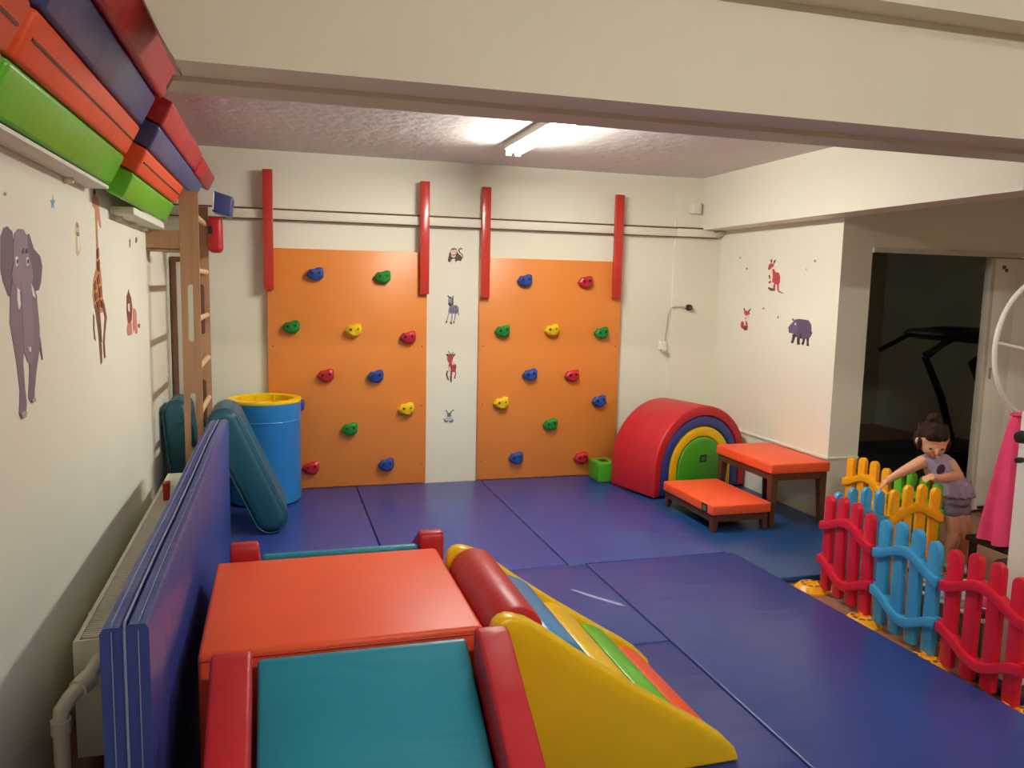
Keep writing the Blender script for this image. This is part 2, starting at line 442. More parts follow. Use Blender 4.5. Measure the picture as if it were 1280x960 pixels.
  ('black', [(-0.0039,0.0377),(-0.0046,0.0356),(-0.0062,0.0347),(-0.0078,0.0355),(-0.0085,0.0376),(-0.0079,0.0397),(-0.0063,0.0406),(-0.0046,0.0398)]),
  ('cream', [(-0.0436,-0.0562),(-0.03,-0.0311),(-0.0177,-0.027),(-0.0158,-0.0569)]),
  ('cream', [(-0.0096,-0.0612),(0.001,-0.0377),(0.0136,-0.056),(0.0044,-0.0653)]),
  ('cream', [(0.021,-0.0333),(0.035,-0.0344),(0.0477,-0.0565),(0.0291,-0.0556)]),
 ]),
 'zebra': ('B', [1.289, 1.376], [
  ('zeb', [(-0.023,0.031),(0.0002,0.0351),(0.0313,0.0356),(0.0479,0.0206),(0.0514,-0.0059),(0.0423,-0.0289),(0.0244,-0.0329),(0.001,-0.0294),(-0.0246,-0.032),(-0.0326,-0.0146)]),
  ('zeb', [(-0.0329,0.08),(-0.0348,0.0422),(-0.023,0.0257),(0.0003,0.0238),(0.0071,0.0428),(0.0073,0.0845),(-0.0076,0.0941),(-0.0261,0.0907)]),
  ('zebd', [(-0.041,0.1086),(-0.0309,0.1057),(-0.023,0.0938),(-0.0108,0.1031),(-0.0121,0.0842),(-0.0276,0.0862),(-0.0354,0.0951)]),
  ('zebd', [(-0.0022,0.0995),(0.0062,0.111),(0.0079,0.0428),(0.0026,0.0314),(-0.0038,0.0427)]),
  ('zebd', [(-0.0326,0.0498),(-0.0195,0.0538),(-0.0038,0.0427),(-0.0052,0.0275),(-0.0206,0.0242),(-0.0316,0.0362)]),
  ('zeb', [(-0.0317,-0.026),(-0.0246,-0.0297),(-0.035,-0.0716),(-0.041,-0.0906),(-0.0487,-0.0907),(-0.0397,-0.064)]),
  ('zeb', [(-0.006,-0.0295),(0.0033,-0.0294),(-0.0008,-0.0712),(-0.002,-0.0979),(-0.0113,-0.098),(-0.0087,-0.0637)]),
  ('zeb', [(0.0205,-0.0292),(0.0298,-0.029),(0.024,-0.0634),(0.0166,-0.0939),(0.0104,-0.094),(0.0161,-0.0558)]),
  ('zebd', [(-0.0488,-0.0854),(-0.0394,-0.0883),(-0.0408,-0.1005),(-0.0532,-0.1006)]),
  ('zebd', [(-0.0177,-0.0904),(-0.0051,-0.0956),(-0.0003,-0.1078),(-0.0127,-0.111)]),
  ('zebd', [(0.0072,-0.0879),(0.0166,-0.0909),(0.0183,-0.1031),(0.0074,-0.1016)]),
  ('zebd', [(-0.0174,0.0121),(-0.0128,0.0183),(-0.0092,-0.0181),(-0.0138,-0.0227)]),
  ('zebd', [(0.0004,0.02),(0.005,0.0246),(0.0087,-0.0217),(0.0033,-0.0256)]),
  ('zebp', [(0.0154,-0.0026),(0.0418,0.0053),(0.0452,-0.0114),(0.036,-0.0267),(0.0174,-0.0292)]),
  ('zebd', [(0.0182,0.0278),(0.0243,0.0309),(0.0309,0.0052),(0.0247,0.0051)]),
  ('zeb', [(0.0452,-0.0136),(0.0532,-0.0288),(0.0503,-0.044),(0.0425,-0.0403),(0.047,-0.0288)]),
 ]),
 'goat': ('B', [1.285, 0.941], [
  ('goat', [(-0.0318,0.0767),(-0.0257,0.0921),(-0.0102,0.0997),(0.0133,0.0958),(0.0183,0.0765),(0.0108,0.0496),(0.0033,0.0265),(-0.0155,0.0251),(-0.0314,0.046)]),
  ('goatd', [(-0.0413,0.096),(-0.0273,0.0975),(-0.024,0.0805),(-0.0365,0.0806)]),
  ('goatd', [(0.0165,0.0958),(0.0321,0.0973),(0.0261,0.0788),(0.0151,0.0766)]),
  ('goatd', [(-0.0238,0.1251),(-0.0197,0.1151),(-0.0102,0.1036),(-0.0133,0.0974),(-0.0244,0.1113)]),
  ('goatd', [(0.0162,0.115),(0.0179,0.1073),(0.0071,0.0943),(0.0023,0.0989),(0.0101,0.1066)]),
  ('goat', [(-0.0156,0.0305),(0.0032,0.0327),(0.0105,0.011),(0.0347,0.0201),(0.0413,-0.0046),(0.0355,-0.0355),(0.0183,-0.0431),(-0.0006,-0.043),(-0.0194,-0.0366),(-0.0244,-0.0119)]),
  ('pink', [(0.0032,0.0342),(0.0172,0.0403),(0.0268,0.0264),(0.016,0.011),(0.0066,0.0126)]),
  ('pink', [(-0.0245,-0.0042),(-0.0105,0.0035),(-0.0024,-0.0198),(-0.0053,-0.0391),(-0.021,-0.0366)]),
  ('goatd', [(-0.0336,-0.0311),(-0.0242,-0.035),(-0.0301,-0.062),(-0.0171,-0.097),(-0.0186,-0.1093),(-0.0264,-0.1046),(-0.041,-0.0642)]),
  ('goat', [(-0.0053,-0.0391),(0.0104,-0.0392),(0.0047,-0.0895),(0.0065,-0.105),(-0.0045,-0.1049),(-0.0064,-0.0739)]),
  ('goatd', [(-0.008,-0.0738),(0.0014,-0.0724),(0.0065,-0.1089),(0.0005,-0.1251),(-0.0059,-0.1204)]),
  ('goat', [(0.0245,-0.037),(0.0354,-0.0317),(0.0404,-0.055),(0.0328,-0.0743),(0.0281,-0.0703),(0.0326,-0.0557)]),
  ('goatd', [(0.028,-0.0665),(0.0358,-0.0627),(0.0331,-0.0937),(0.0237,-0.0959)]),
 ]),
 'rabbit': ('B', [1.272, 0.556], [
  ('grey', [(-0.0326,0.0436),(-0.0233,0.0488),(-0.0137,0.0408),(-0.0056,0.0218),(-0.0135,0.0197),(-0.0215,0.0355)]),
  ('grey', [(0.0069,0.027),(0.0209,0.0424),(0.0429,0.0536),(0.0399,0.0419),(0.0242,0.0321),(0.0149,0.0167)]),
  ('grey', [(-0.0135,0.0197),(0.0006,0.0272),(0.0165,0.019),(0.0183,0.0009),(0.0026,-0.0097),(-0.0132,0.0001)]),
  ('lilac', [(-0.018,0.0002),(0.0026,-0.0065),(0.0199,0.0009),(0.0281,-0.0244),(0.022,-0.04),(-0.0144,-0.039),(-0.0256,-0.0199)]),
  ('grey', [(-0.0429,-0.021),(-0.0335,-0.0182),(-0.0254,-0.0325),(-0.0065,-0.0377),(-0.0126,-0.0516),(-0.0331,-0.0479)]),
  ('grey', [(0.0156,-0.0382),(0.0266,-0.0307),(0.0344,-0.023),(0.0362,-0.0372),(0.0284,-0.0511),(0.0032,-0.0536),(-0.0017,-0.0394)]),
  ('black', [(-0.0038,-0.0001),(-0.0047,-0.004),(-0.0069,-0.0055),(-0.0091,-0.0039),(-0.0101,0.0),(-0.0092,0.0039),(-0.007,0.0054),(-0.0048,0.0038)]),
 ]),
 'kangaroo': ('R', [-5.179, 1.679], [
  ('kan', [(-0.1037,0.0608),(-0.0978,0.0849),(-0.0755,0.0964),(-0.0339,0.0891),(-0.0334,0.0716),(-0.0647,0.0578),(-0.0844,0.0484)]),
  ('kand', [(-0.1037,0.0608),(-0.0876,0.0662),(-0.0782,0.0548),(-0.091,0.0453),(-0.1026,0.0503)]),
  ('kand', [(-0.0821,0.1206),(-0.069,0.1266),(-0.0568,0.1135),(-0.0604,0.0961),(-0.0748,0.1028)]),
  ('kand', [(-0.0413,0.0956),(-0.0377,0.113),(-0.0115,0.1219),(-0.0204,0.1031),(-0.0299,0.0906)]),
  ('kan', [(-0.0532,0.052),(-0.0232,0.0515),(-0.0129,0.0299),(0.0332,0.0245),(0.0521,-0.0048),(0.0539,-0.0482),(0.0356,-0.064),(-0.0049,-0.0625),(-0.0266,-0.0482),(-0.0541,-0.0466),(-0.0408,-0.0161)]),
  ('cream2', [(-0.0775,0.0483),(-0.0505,0.0519),(-0.037,-0.0002),(-0.043,-0.0482),(-0.0331,-0.0922),(-0.0497,-0.0899),(-0.0696,-0.0562),(-0.0671,0.0001)]),
  ('kand', [(-0.0924,0.0043),(-0.0764,0.0098),(-0.0682,-0.016),(-0.0784,-0.024)]),
  ('kan', [(-0.0877,-0.0417),(-0.0583,-0.0321),(-0.0535,-0.0522),(-0.0808,-0.0546)]),
  ('kan', [(-0.0227,-0.0602),(-0.0008,-0.0625),(0.0007,-0.1039),(-0.0209,-0.1041)]),
  ('kan', [(0.026,-0.0624),(0.0445,-0.06),(0.0432,-0.0996),(0.0607,-0.1145),(0.0504,-0.1177),(0.0301,-0.1021)]),
  ('kand', [(-0.0893,-0.0805),(-0.0639,-0.0852),(-0.003,-0.0944),(-0.0015,-0.1087),(-0.0477,-0.1092),(-0.0792,-0.0982)]),
  ('kand', [(0.0469,-0.1099),(0.074,-0.1159),(0.1037,-0.1234),(0.0988,-0.1266),(0.0558,-0.1193)]),
 ]),
 'fox': ('R', [-5.543, 1.344], [
  ('kan', [(-0.0323,0.0565),(-0.015,0.0673),(0.0276,0.067),(0.0532,0.051),(0.0431,0.0321),(0.0075,0.0256),(-0.024,0.0354)]),
  ('kand', [(-0.0444,0.0851),(-0.0325,0.0889),(-0.0087,0.0658),(-0.0231,0.0568)]),
  ('kand', [(0.0246,0.0669),(0.044,0.0828),(0.0674,0.0885),(0.0406,0.0573)]),
  ('cream2', [(-0.0243,0.038),(0.0132,0.0292),(0.0481,0.0424),(0.0477,0.017),(0.0161,0.0005),(-0.0154,0.0102)]),
  ('cream2', [(-0.0149,0.0059),(0.0159,0.003),(0.0369,-0.0258),(0.0291,-0.0686),(-0.0133,-0.0709),(-0.0268,-0.0288)]),
  ('kan', [(-0.0669,-0.0307),(-0.0468,-0.0143),(-0.0207,-0.0285),(-0.016,-0.0753),(-0.05,-0.0746),(-0.0674,-0.0566)]),
  ('kan', [(0.0016,-0.0061),(0.0249,-0.0263),(0.0377,-0.0639),(0.0145,-0.0736),(0.0015,-0.036)]),
  ('kand', [(-0.0315,-0.0736),(-0.0155,-0.0496),(0.0153,-0.0523),(0.0332,-0.0786),(0.0007,-0.0889)]),
  ('kand', [(0.0064,0.0068),(0.0045,0.0032),(-0.0007,0.0014),(-0.0062,0.0027),(-0.0088,0.0062),(-0.007,0.0099),(-0.0017,0.0116),(0.0038,0.0103)]),
 ]),
 'hippo': ('R', [-4.855, 1.285], [
  ('hip', [(-0.0902,0.0607),(-0.0724,0.0832),(-0.0198,0.0909),(0.0353,0.0895),(0.0896,0.0858),(0.1195,0.0595),(0.1284,0.0188),(0.1276,-0.0187),(0.106,-0.0389),(0.0495,-0.048),(-0.0181,-0.0448),(-0.0632,-0.0307),(-0.0806,-0.0085)]),
  ('hip2', [(-0.1373,0.0233),(-0.1259,0.0372),(-0.0976,0.0588),(-0.0623,0.0821),(-0.033,0.0635),(-0.0213,0.0218),(-0.0371,-0.0175),(-0.0771,-0.0177),(-0.1056,-0.0116),(-0.127,-0.0019)]),
  ('hipd', [(-0.1006,0.0874),(-0.091,0.0932),(-0.0774,0.083),(-0.0864,0.0725)]),
  ('hipd', [(-0.1302,0.0042),(-0.1108,0.0014),(-0.1054,-0.0139),(-0.1207,-0.014)]),
  ('white', [(-0.0651,0.0604),(-0.05,0.0596),(-0.0483,0.0435),(-0.0611,0.0467)]),
  ('hipd', [(-0.0794,-0.0201),(-0.0391,-0.0215),(-0.0634,-0.0773),(-0.07,-0.0871),(-0.0959,-0.0811),(-0.0829,-0.0592)]),
  ('hipd', [(-0.0246,-0.0422),(0.0051,-0.0433),(0.0061,-0.0762),(0.0123,-0.0888),(-0.0194,-0.0927),(-0.0245,-0.0668)]),
  ('hipd', [(0.0395,-0.0456),(0.0658,-0.0423),(0.0573,-0.0763),(0.0466,-0.0908),(0.0264,-0.0832),(0.039,-0.0639)]),
  ('hipd', [(0.08,-0.0406),(0.1055,-0.0337),(0.1048,-0.0729),(0.1138,-0.0911),(0.0854,-0.0932),(0.0875,-0.0666)]),
  ('hipd', [(0.0026,-0.0189),(0.014,-0.0106),(0.02,-0.0454),(0.0077,-0.0447)]),
  ('hipd', [(0.1245,0.0111),(0.1373,0.0006),(0.1291,-0.0111)]),
 ]),
 'green_star@1': ('R', [-5.677, 1.828], [
  ('grey', [(-0.0007,0.0095),(0.0035,0.0026),(0.0134,0.0019),(0.0061,-0.0024),(0.0095,-0.0095),(0.0008,-0.0052),(-0.0071,-0.0091),(-0.0052,-0.0021),(-0.0134,0.0027),(-0.0035,0.0028)]),
 ]),
 'green_star@2': ('R', [-5.569, 1.741], [
  ('grey', [(-0.0009,0.0124),(0.0045,0.0033),(0.0173,0.0027),(0.0079,-0.0031),(0.0123,-0.0124),(0.001,-0.007),(-0.0091,-0.0121),(-0.0066,-0.0029),(-0.0173,0.0033),(-0.0045,0.0035)]),
 ]),
 'red_star': ('R', [-4.74, 1.779], [
  ('kan', [(-0.0009,0.0118),(0.0037,0.0032),(0.0144,0.0025),(0.0066,-0.003),(0.0104,-0.0118),(0.001,-0.0066),(-0.0073,-0.0114),(-0.0054,-0.0027),(-0.0144,0.0032),(-0.0037,0.0034)]),
 ]),
 'yellow_star': ('R', [-4.831, 1.725], [
  ('beige2', [(-0.0009,0.012),(0.0038,0.0032),(0.0148,0.0026),(0.0069,-0.003),(0.0107,-0.012),(0.001,-0.0067),(-0.0076,-0.0117),(-0.0056,-0.0028),(-0.0148,0.0031),(-0.0039,0.0033)]),
 ]),
 'red_star@1': ('R', [-5.314, 1.438], [
  ('kan', [(-0.0009,0.0121),(0.0042,0.0035),(0.0161,0.0035),(0.0074,-0.0026),(0.0115,-0.0115),(0.001,-0.0067),(-0.0084,-0.0121),(-0.0061,-0.003),(-0.0161,0.0025),(-0.0042,0.0033)]),
 ]),
 'green_star@3': ('R', [-5.123, 1.379], [
  ('grey', [(-0.0009,0.0118),(0.0039,0.0035),(0.0152,0.0036),(0.007,-0.0024),(0.0109,-0.011),(0.001,-0.0064),(-0.0079,-0.0118),(-0.0058,-0.003),(-0.0152,0.0023),(-0.0039,0.0032)]),
 ]),
}
# ------------------------------------------------------------ lamps
def tube_lamp(label, c, length, strength, along='y', group=None):
    x, y, z = c
    h = length / 2
    t = thing('tube_lamp', label, 'lamp', (x, y, z))
    dx, dy = (0.06, h) if along == 'y' else (h, 0.06)
    box('housing', M_white, (x - dx, x + dx, y - dy, y + dy, z - 0.045, z), t, 0.006)
    me_ = emit('lamp_tube_glow', LAMP_COL, strength)
    for s in (-1, 1):
        bm = NB()
        off = s * 0.032
        if along == 'y':
            tube(bm, [(x + off, y - h + 0.03, z - 0.062), (x + off, y + h - 0.03, z - 0.062)], 0.014, 10)
        else:
            tube(bm, [(x - h + 0.03, y + off, z - 0.062), (x + h - 0.03, y + off, z - 0.062)], 0.014, 10)
        obj('tube', bm, me_, t)
        for e in (-1, 1):
            bm = NB()
            if along == 'y':
                bx(bm, x + off - 0.016, x + off + 0.016, y + e * (h - 0.015) - 0.015, y + e * (h - 0.015) + 0.015, z - 0.08, z - 0.045)
            else:
                bx(bm, x + e * (h - 0.015) - 0.015, x + e * (h - 0.015) + 0.015, y + off - 0.016, y + off + 0.016, z - 0.08, z - 0.045)
            obj('tube_holder', bm, M_white, t)
    return t


tube_lamp('glowing twin tube lamp on the ceiling behind the cross beam', (1.47, 4.45, 2.47), 1.25, LAMP_BACK)
tube_lamp('twin tube lamp on the near ceiling over the slide', (1.5, -0.2, 3.2), 1.25, LAMP_FRONT, 'x')
tube_lamp('twin tube lamp on the near ceiling at the right', (4.6, 1.2, 3.2), 1.25, LAMP_FRONT * 0.35, 'x')

tube_lamp('added unseen dim lamp on the ceiling of the unlit room', (5.4, 7.2, 2.4), 0.6, 4.5, 'x')  # unseen fill lamp, added to lift the darkness beyond the doorway

# ------------------------------------------------------------ climbing walls
HOLD_MATS = {k: mat('hold_' + k, c, rough=0.33, var=0.12, vscale=25, bump=0.25, bscale=60) for k, c in
             dict(blue=(38, 72, 150), green=(22, 132, 44), yellow=(238, 196, 20), red=(190, 34, 46)).items()}


def hold_mesh(k):
    """rough triangular resin grip, pointed left and tall on the right, with two finger dents"""
    out = [(-0.064, -0.006), (-0.036, 0.034), (-0.006, 0.036), (0.028, 0.050), (0.056, 0.045), (0.062, 0.018),
           (0.061, -0.022), (0.036, -0.048), (0.002, -0.052), (-0.042, -0.036)]
    bm = NB()
    lv = []
    for s, d in ((0.86, 0.0), (1.0, -0.016), (0.92, -0.036), (0.66, -0.050)):
        lv.append([bm.verts.new((x * s + (1 - s) * 0.008, d + (0 if d == 0 else random.uniform(-.004, .004)), z * s + (1 - s) * (-0.004))) for x, z in out])
    n = len(out)
    for A, B in zip(lv, lv[1:]):
        for i in range(n):
            bm.faces.new((A[i], A[(i + 1) % n], B[(i + 1) % n], B[i]))
    bm.faces.new(lv[0])
    bm.faces.new(lv[-1][::-1])
    bmesh.ops.recalc_face_normals(bm, faces=bm.faces[:])
    return to_mesh(bm, 'hold_' + k, HOLD_MATS[k], 0.002, 1, 20)


HOLD_ME = {k: hold_mesh(k) for k in HOLD_MATS}
bm = NB()
prism(bm, arc(0, 0, 0.0095, 0.0095, 0, 330, 11), -0.0625, -0.045)
bolt_me = to_mesh(bm, 'bolt', M_black)
bm = NB()
prism(bm, arc(0, 0, 0.005, 0.005, 0, 315, 7), -0.002, 0.003)
screw_me = to_mesh(bm, 'screw', M_brown)
FACE = 5.955


def climbing_wall(x0, x1, ztop, posts, holds, label):
    t = thing('climbing_wall', label, 'climbing wall', ((x0 + x1) / 2, 5.97, 0.05))
    box('board', M_orange_board, (x0, x1, FACE, 5.995, 0.05, ztop), t, 0.003)
    o0 = origin_of(t)
    for (px, z0, z1) in posts:
        u = box('upright', M_red_paint, (px, px + 0.068, FACE - 0.042, FACE - 0.001 if False else 5.955, z0, z1), t, 0.004)
        for zz in (z0 + 0.09, z1 - 0.12, z1 - 0.03, (z0 + z1) / 2 + 0.05):
            put('screw', screw_me, u, Vector((px + 0.034, FACE - 0.043, zz)) - o0)
    for (hx, hz, k) in holds:
        h = put('hold', HOLD_ME[k], t, Vector((hx, FACE, hz)) - o0)
        h['label'] = k + ' climbing hold'
        put('bolt', bolt_me, h, (-0.022, 0.008, 0.004))
        put('bolt', bolt_me, h, (0.028, 0.010, 0.010))
    for i in range(4):
        for s in (x0 + 0.035, x1 - 0.035):
            put('screw', screw_me, t, Vector((s, FACE, 0.2 + i * 0.45)) - o0)


climbing_wall(-0.06, 1.085, 1.795, [(-0.08, 1.50, 2.33), (1.025, 1.49, 2.31)],
              [(0.27, 1.62, 'blue'), (0.75, 1.61, 'green'), (0.10, 1.24, 'green'), (0.54, 1.22, 'yellow'), (0.94, 1.17, 'red'),
               (0.34, 0.89, 'red'), (0.70, 0.88, 'blue'), (0.93, 0.63, 'yellow'), (0.51, 0.49, 'green'), (0.23, 0.21, 'red'),
               (0.78, 0.21, 'blue'), (0.13, 0.67, 'blue')],
              'orange climbing board with red uprights behind the blue drum')
climbing_wall(1.49, 2.66, 1.775, [(1.49, 1.47, 2.295), (2.575, 1.48, 2.295)],
              [(1.84, 1.61, 'blue'), (2.34, 1.61, 'red'), (1.67, 1.22, 'green'), (2.07, 1.23, 'yellow'), (2.49, 1.21, 'green'),
               (1.90, 0.88, 'blue'), (2.25, 0.87, 'red'), (1.67, 0.66, 'yellow'), (2.49, 0.66, 'blue'), (2.08, 0.48, 'green'),
               (1.80, 0.22, 'blue'), (2.35, 0.20, 'red')],
              'orange climbing board with red uprights next to the red foam arch')

# ------------------------------------------------------------ fittings on the walls
t = thing('wall_trunking', 'cream cable trunking running along the back wall above the boards', 'trunking', (1.6, 5.97, 1.99))
box('trunking', M_wall, (-0.70, 3.13, 5.957, 5.9995, 1.995, 2.058), t, 0.006)
box('trunking', M_wall, (3.13, 3.50, 5.935, 5.9745, 1.995, 2.058), t, 0.006)
for zc, rr in ((2.064, 0.0065), (1.991, 0.004)):  # tubes drawn for the dark gap above and shadow line below the trunking
    bm = NB()
    tube(bm, [(-0.70, 5.965, zc), (3.10, 5.965, zc), (3.16, 5.945, zc), (3.50, 5.945, zc)], rr, 8)
    obj('cable', bm, M_brown, t)  # no real cable: stands in for the gap and shadow lines along the trunking
bm = NB()
tube(bm, [(3.47, 5.945, 2.027), (3.52, 5.945, 2.03), (3.545, 5.945, 2.045)], 0.03, 12)
obj('end_cap', bm, M_trim, t)

t = thing('junction_box', 'small square white box high in the back right corner', 'junction box', (3.29, 5.96, 2.19))
box('housing', M_white, (3.245, 3.335, 5.935, 5.975, 2.18, 2.27), t, 0.006)
box('cover', M_wall, (3.252, 3.328, 5.929, 5.936, 2.187, 2.263), t, 0.003)

t = thing('wall_socket', 'white wall socket with a cable near the black knob', 'socket', (3.06, 5.98, 1.06))
box('socket_box', M_white, (3.03, 3.09, 5.965, 5.999, 1.07, 1.14), t, 0.006)
box('plug', M_trim, (3.035, 3.078, 5.93, 5.966, 1.055, 1.085), t, 0.008)
bm = NB()
tube(bm, [(3.07, 5.97, 1.13), (3.075, 5.985, 1.2), (3.09, 5.985, 1.27), (3.095, 5.985, 1.36), (3.105, 5.97, 1.41), (3.14, 5.955, 1.43), (3.2, 5.955, 1.432), (3.26, 5.955, 1.42)], 0.005, 8)
obj('cable', bm, M_trim, t)
t = thing('round_knob', 'round black knob on the back wall at the cable end', 'knob', (3.272, 5.955, 1.40))
bm = NB()
prism(bm, arc(3.272, 1.42, 0.026, 0.026, 0, 345, 15), 5.935, 5.976)
obj('cap', bm, M_black, t, 0.006)
bm = NB()
prism(bm, arc(3.272, 1.42, 0.012, 0.012, 0, 330, 11), 5.928, 5.936)
obj('button', bm, M_brown, t, 0.002)

# ------------------------------------------------------------ wall stickers
STC = dict(ele=(126, 106, 122), ele_dark=(100, 84, 98), ele_light=(138, 118, 134), white=(236, 232, 226), black=(34, 30, 32), beige=(176, 160, 150), beige2=(206, 190, 140),
           gir=(188, 130, 84), gir_pink=(200, 128, 112), gir_dark=(120, 74, 62), brown=(128, 66, 50), yellow=(224, 176, 84), grey=(112, 122, 114), blue=(92, 158, 178),
           mon=(70, 52, 44), pink=(232, 190, 178), cream=(232, 214, 190), zeb=(140, 140, 148), zebd=(58, 58, 66), zebp=(110, 100, 138), goat=(164, 68, 72), goatd=(92, 56, 52),
           lilac=(196, 190, 206), kan=(196, 70, 78), kand=(104, 66, 66), cream2=(238, 216, 196), hip=(92, 78, 104), hip2=(106, 90, 118), hipd=(58, 48, 62))
STM = {k: mat('sticker_' + k, c, rough=0.55, var=0.06, vscale=12) for k, c in STC.items()}
STL = {
    'elephant': 'large grey elephant wall sticker at the far left', 'giraffe': 'tall brown giraffe wall sticker under the wall shelf', 'squirrel': 'small red brown animal sticker between giraffe and ladder',
    'lemur': 'pale beige small animal sticker left of the giraffe', 'blue_star': 'blue star sticker above the elephant', 'green_star': 'tiny grey star sticker at the left edge above the elephant',
    'dark_butterfly': 'tiny dark sticker left of the ladder bracket', 'brown_butterfly': 'tiny brown sticker closest to the ladder bracket',
    'monkey': 'brown monkey sticker, topmost between the climbing boards', 'zebra': 'grey zebra sticker between the climbing boards', 'goat': 'red brown goat sticker between the climbing boards', 'rabbit': 'small grey rabbit sticker, lowest between the climbing boards',
    'kangaroo': 'red kangaroo sticker on the right wall', 'fox': 'red and white fox sticker on the right wall', 'hippo': 'dark purple hippo sticker on the right wall',
    'green_star@1': 'tiny grey green star sticker, topmost left on the right wall', 'green_star@2': 'grey green star sticker just left of the kangaroo', 'red_star': 'red star sticker, rightmost above the hippo',
    'yellow_star': 'pale yellow star sticker above the hippo', 'red_star@1': 'red star sticker between fox and kangaroo', 'green_star@3': 'grey green star sticker between fox and hippo'}
for key, (wall, c, layers) in STICKERS.items():
    bm = NB()
    names = []
    for li, (ck, poly) in enumerate(layers):
        if ck not in names:
            names.append(ck)
        d = 0.0006 + 0.00035 * li
        pts = [(c[0] + u, c[1] + v) for u, v in poly]
        n0 = len(bm.faces)
        if wall == 'L':
            prism(bm, pts, -0.6999, -0.7 + d, 'yz')
        elif wall == 'B':
            prism(bm, pts, 5.9999, 6.0 - d, 'xz')
        else:
            prism(bm, [(-u, v) for u, v in pts], 3.5499, 3.55 - d, 'yz')
        bm.faces.ensure_lookup_table()
        for f in bm.faces[n0:]:
            f.material_index = names.index(ck)
    kind = key.split('@')[0]
    o = obj(kind + '_sticker', bm, [STM[k] for k in names], smooth=False)
    tag(o, STL[key], 'sticker', 'animal stickers on the walls' if 'star' not in kind and 'butterfly' not in kind else 'small stickers between the animals')

# ------------------------------------------------------------ floor mats
def floor_mat(x0, x1, y0, y1, label, m=M_vblue, z1=0.05, group='blue floor mats', bev=0.009, skew=0.0):
    g = 0.0025
    t = thing('floor_mat', label, 'mat', ((x0 + x1) / 2, (y0 + y1) / 2, 0), group)
    bm = NB()
    bx(bm, x0 + g, x1 - g, y0 + g, y1 - g, 0.0, z1)
    if skew:
        for v in bm.verts:
            if v.co.x > x1 - .1 and v.co.y > y1 - .1:
                v.co.x -= skew
    obj('pad', bm, m, t, bev, 3)
    bm = NB()
    e = 0.0015
    for a, b in (((x0 + g, y0 + g), (x1 - g, y0 + g)), ((x1 - g, y0 + g), (x1 - g - skew, y1 - g)), ((x1 - g - skew, y1 - g), (x0 + g, y1 - g)), ((x0 + g, y1 - g), (x0 + g, y0 + g))):
        tube(bm, [(a[0], a[1], z1 * 0.55), (b[0], b[1], z1 * 0.55)], 0.0025, 6)
    obj('seam_piping', bm, m, t)
    return t


floor_mat(-0.44, 0.56, 3.97, 5.95, 'blue floor mat under the blue drum')
floor_mat(0.56, 1.52, 3.97, 5.95, 'blue floor mat in front of the strip between the boards')
floor_mat(1.52, 2.50, 3.97, 5.95, 'blue floor mat in front of the right climbing board')
floor_mat(-0.40, 0.62, 1.0, 3.97, 'blue floor mat under the orange platform')
sm = floor_mat(0.62, 1.62, 2.97, 3.97, 'short blue floor mat behind the yellow slide')
floor_mat(0.62, 1.62, 0.9, 2.97, 'blue floor mat under the end of the yellow slide')
floor_mat(1.62, 2.64, 0.9, 3.965, 'long blue floor mat beside the picket fence', skew=0.10)
floor_mat(2.50, 3.54, 3.56, 5.97, 'dark teal blue floor mat under the two benches', M_vnavy, 0.032, None)

M_glare = mat('pale_crease_glare', (150, 160, 200), rough=0.25, var=0.1, vscale=20)  # pale colour stands in for the glare on a mat wrinkle
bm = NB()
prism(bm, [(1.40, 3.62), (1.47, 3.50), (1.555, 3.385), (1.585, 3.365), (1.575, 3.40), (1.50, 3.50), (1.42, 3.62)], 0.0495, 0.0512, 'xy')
obj('crease_glare', bm, M_glare, sm)

# ------------------------------------------------------------ folded mat standing against the radiator
t = thing('folded_mat', 'blue folded gym mat standing upright against the radiator', 'mat', (-0.32, 3.2, 0.05))


def slab_lean(bm, xa0, xa1, xb0, xb1, y0, y1, z0, z1, n=24):
    """upright slab: at y0 spans xa0..xa1, at y1 spans xb0..xb1, slightly wavy top"""
    rings = []
    for i in range(n + 1):
        s = i / n
        y = y0 + (y1 - y0) * s
        l = xa0 + (xb0 - xa0) * s
        r = xa1 + (xb1 - xa1) * s
        zt = z1 + 0.006 * math.sin(9 * s) + (0.012 if 0.3 < s < 0.9 else 0) * math.sin((s - .3) / .6 * math.pi)
        rings.append([bm.verts.new(p) for p in ((l, y, z0), (r, y, z0), (r, y, zt - .012), (r - .008, y, zt), (l + .008, y, zt), (l, y, zt - .012))])
    for A, B in zip(rings, rings[1:]):
        for k in range(6):
            bm.faces.new((A[k], A[(k + 1) % 6], B[(k + 1) % 6], B[k]))
    bm.faces.new(rings[0][::-1])
    bm.faces.new(rings[-1])
    return bm


obj('mat_panel', slab_lean(NB(), -0.326, -0.278, -0.306, -0.258, 1.84, 4.58, 0.05, 0.80), M_vblue, t)
obj('mat_panel', slab_lean(NB(), -0.378, -0.330, -0.358, -0.310, 1.84, 4.58, 0.05, 0.795), M_vblue, t)
for xx, rr in ((-0.328, 0.0032), (-0.300, 0.0014), (-0.354, 0.0014)):
    bm = NB()
    tube(bm, [(xx, 1.838, 0.06), (xx, 1.838, 0.78), (xx, 1.85, 0.803)] + [(xx + 0.02 * k / 20, 1.85 + 2.72 * k / 20, 0.803 + 0.006 * math.sin(9 * k / 20) + (0.012 * math.sin((k / 20 - .3) / .6 * math.pi) if .3 < k / 20 < .9 else 0)) for k in range(1, 21)], rr, 6)
    z_ = obj('zip' if xx == -0.328 else 'stitching', bm, M_stitch, t)

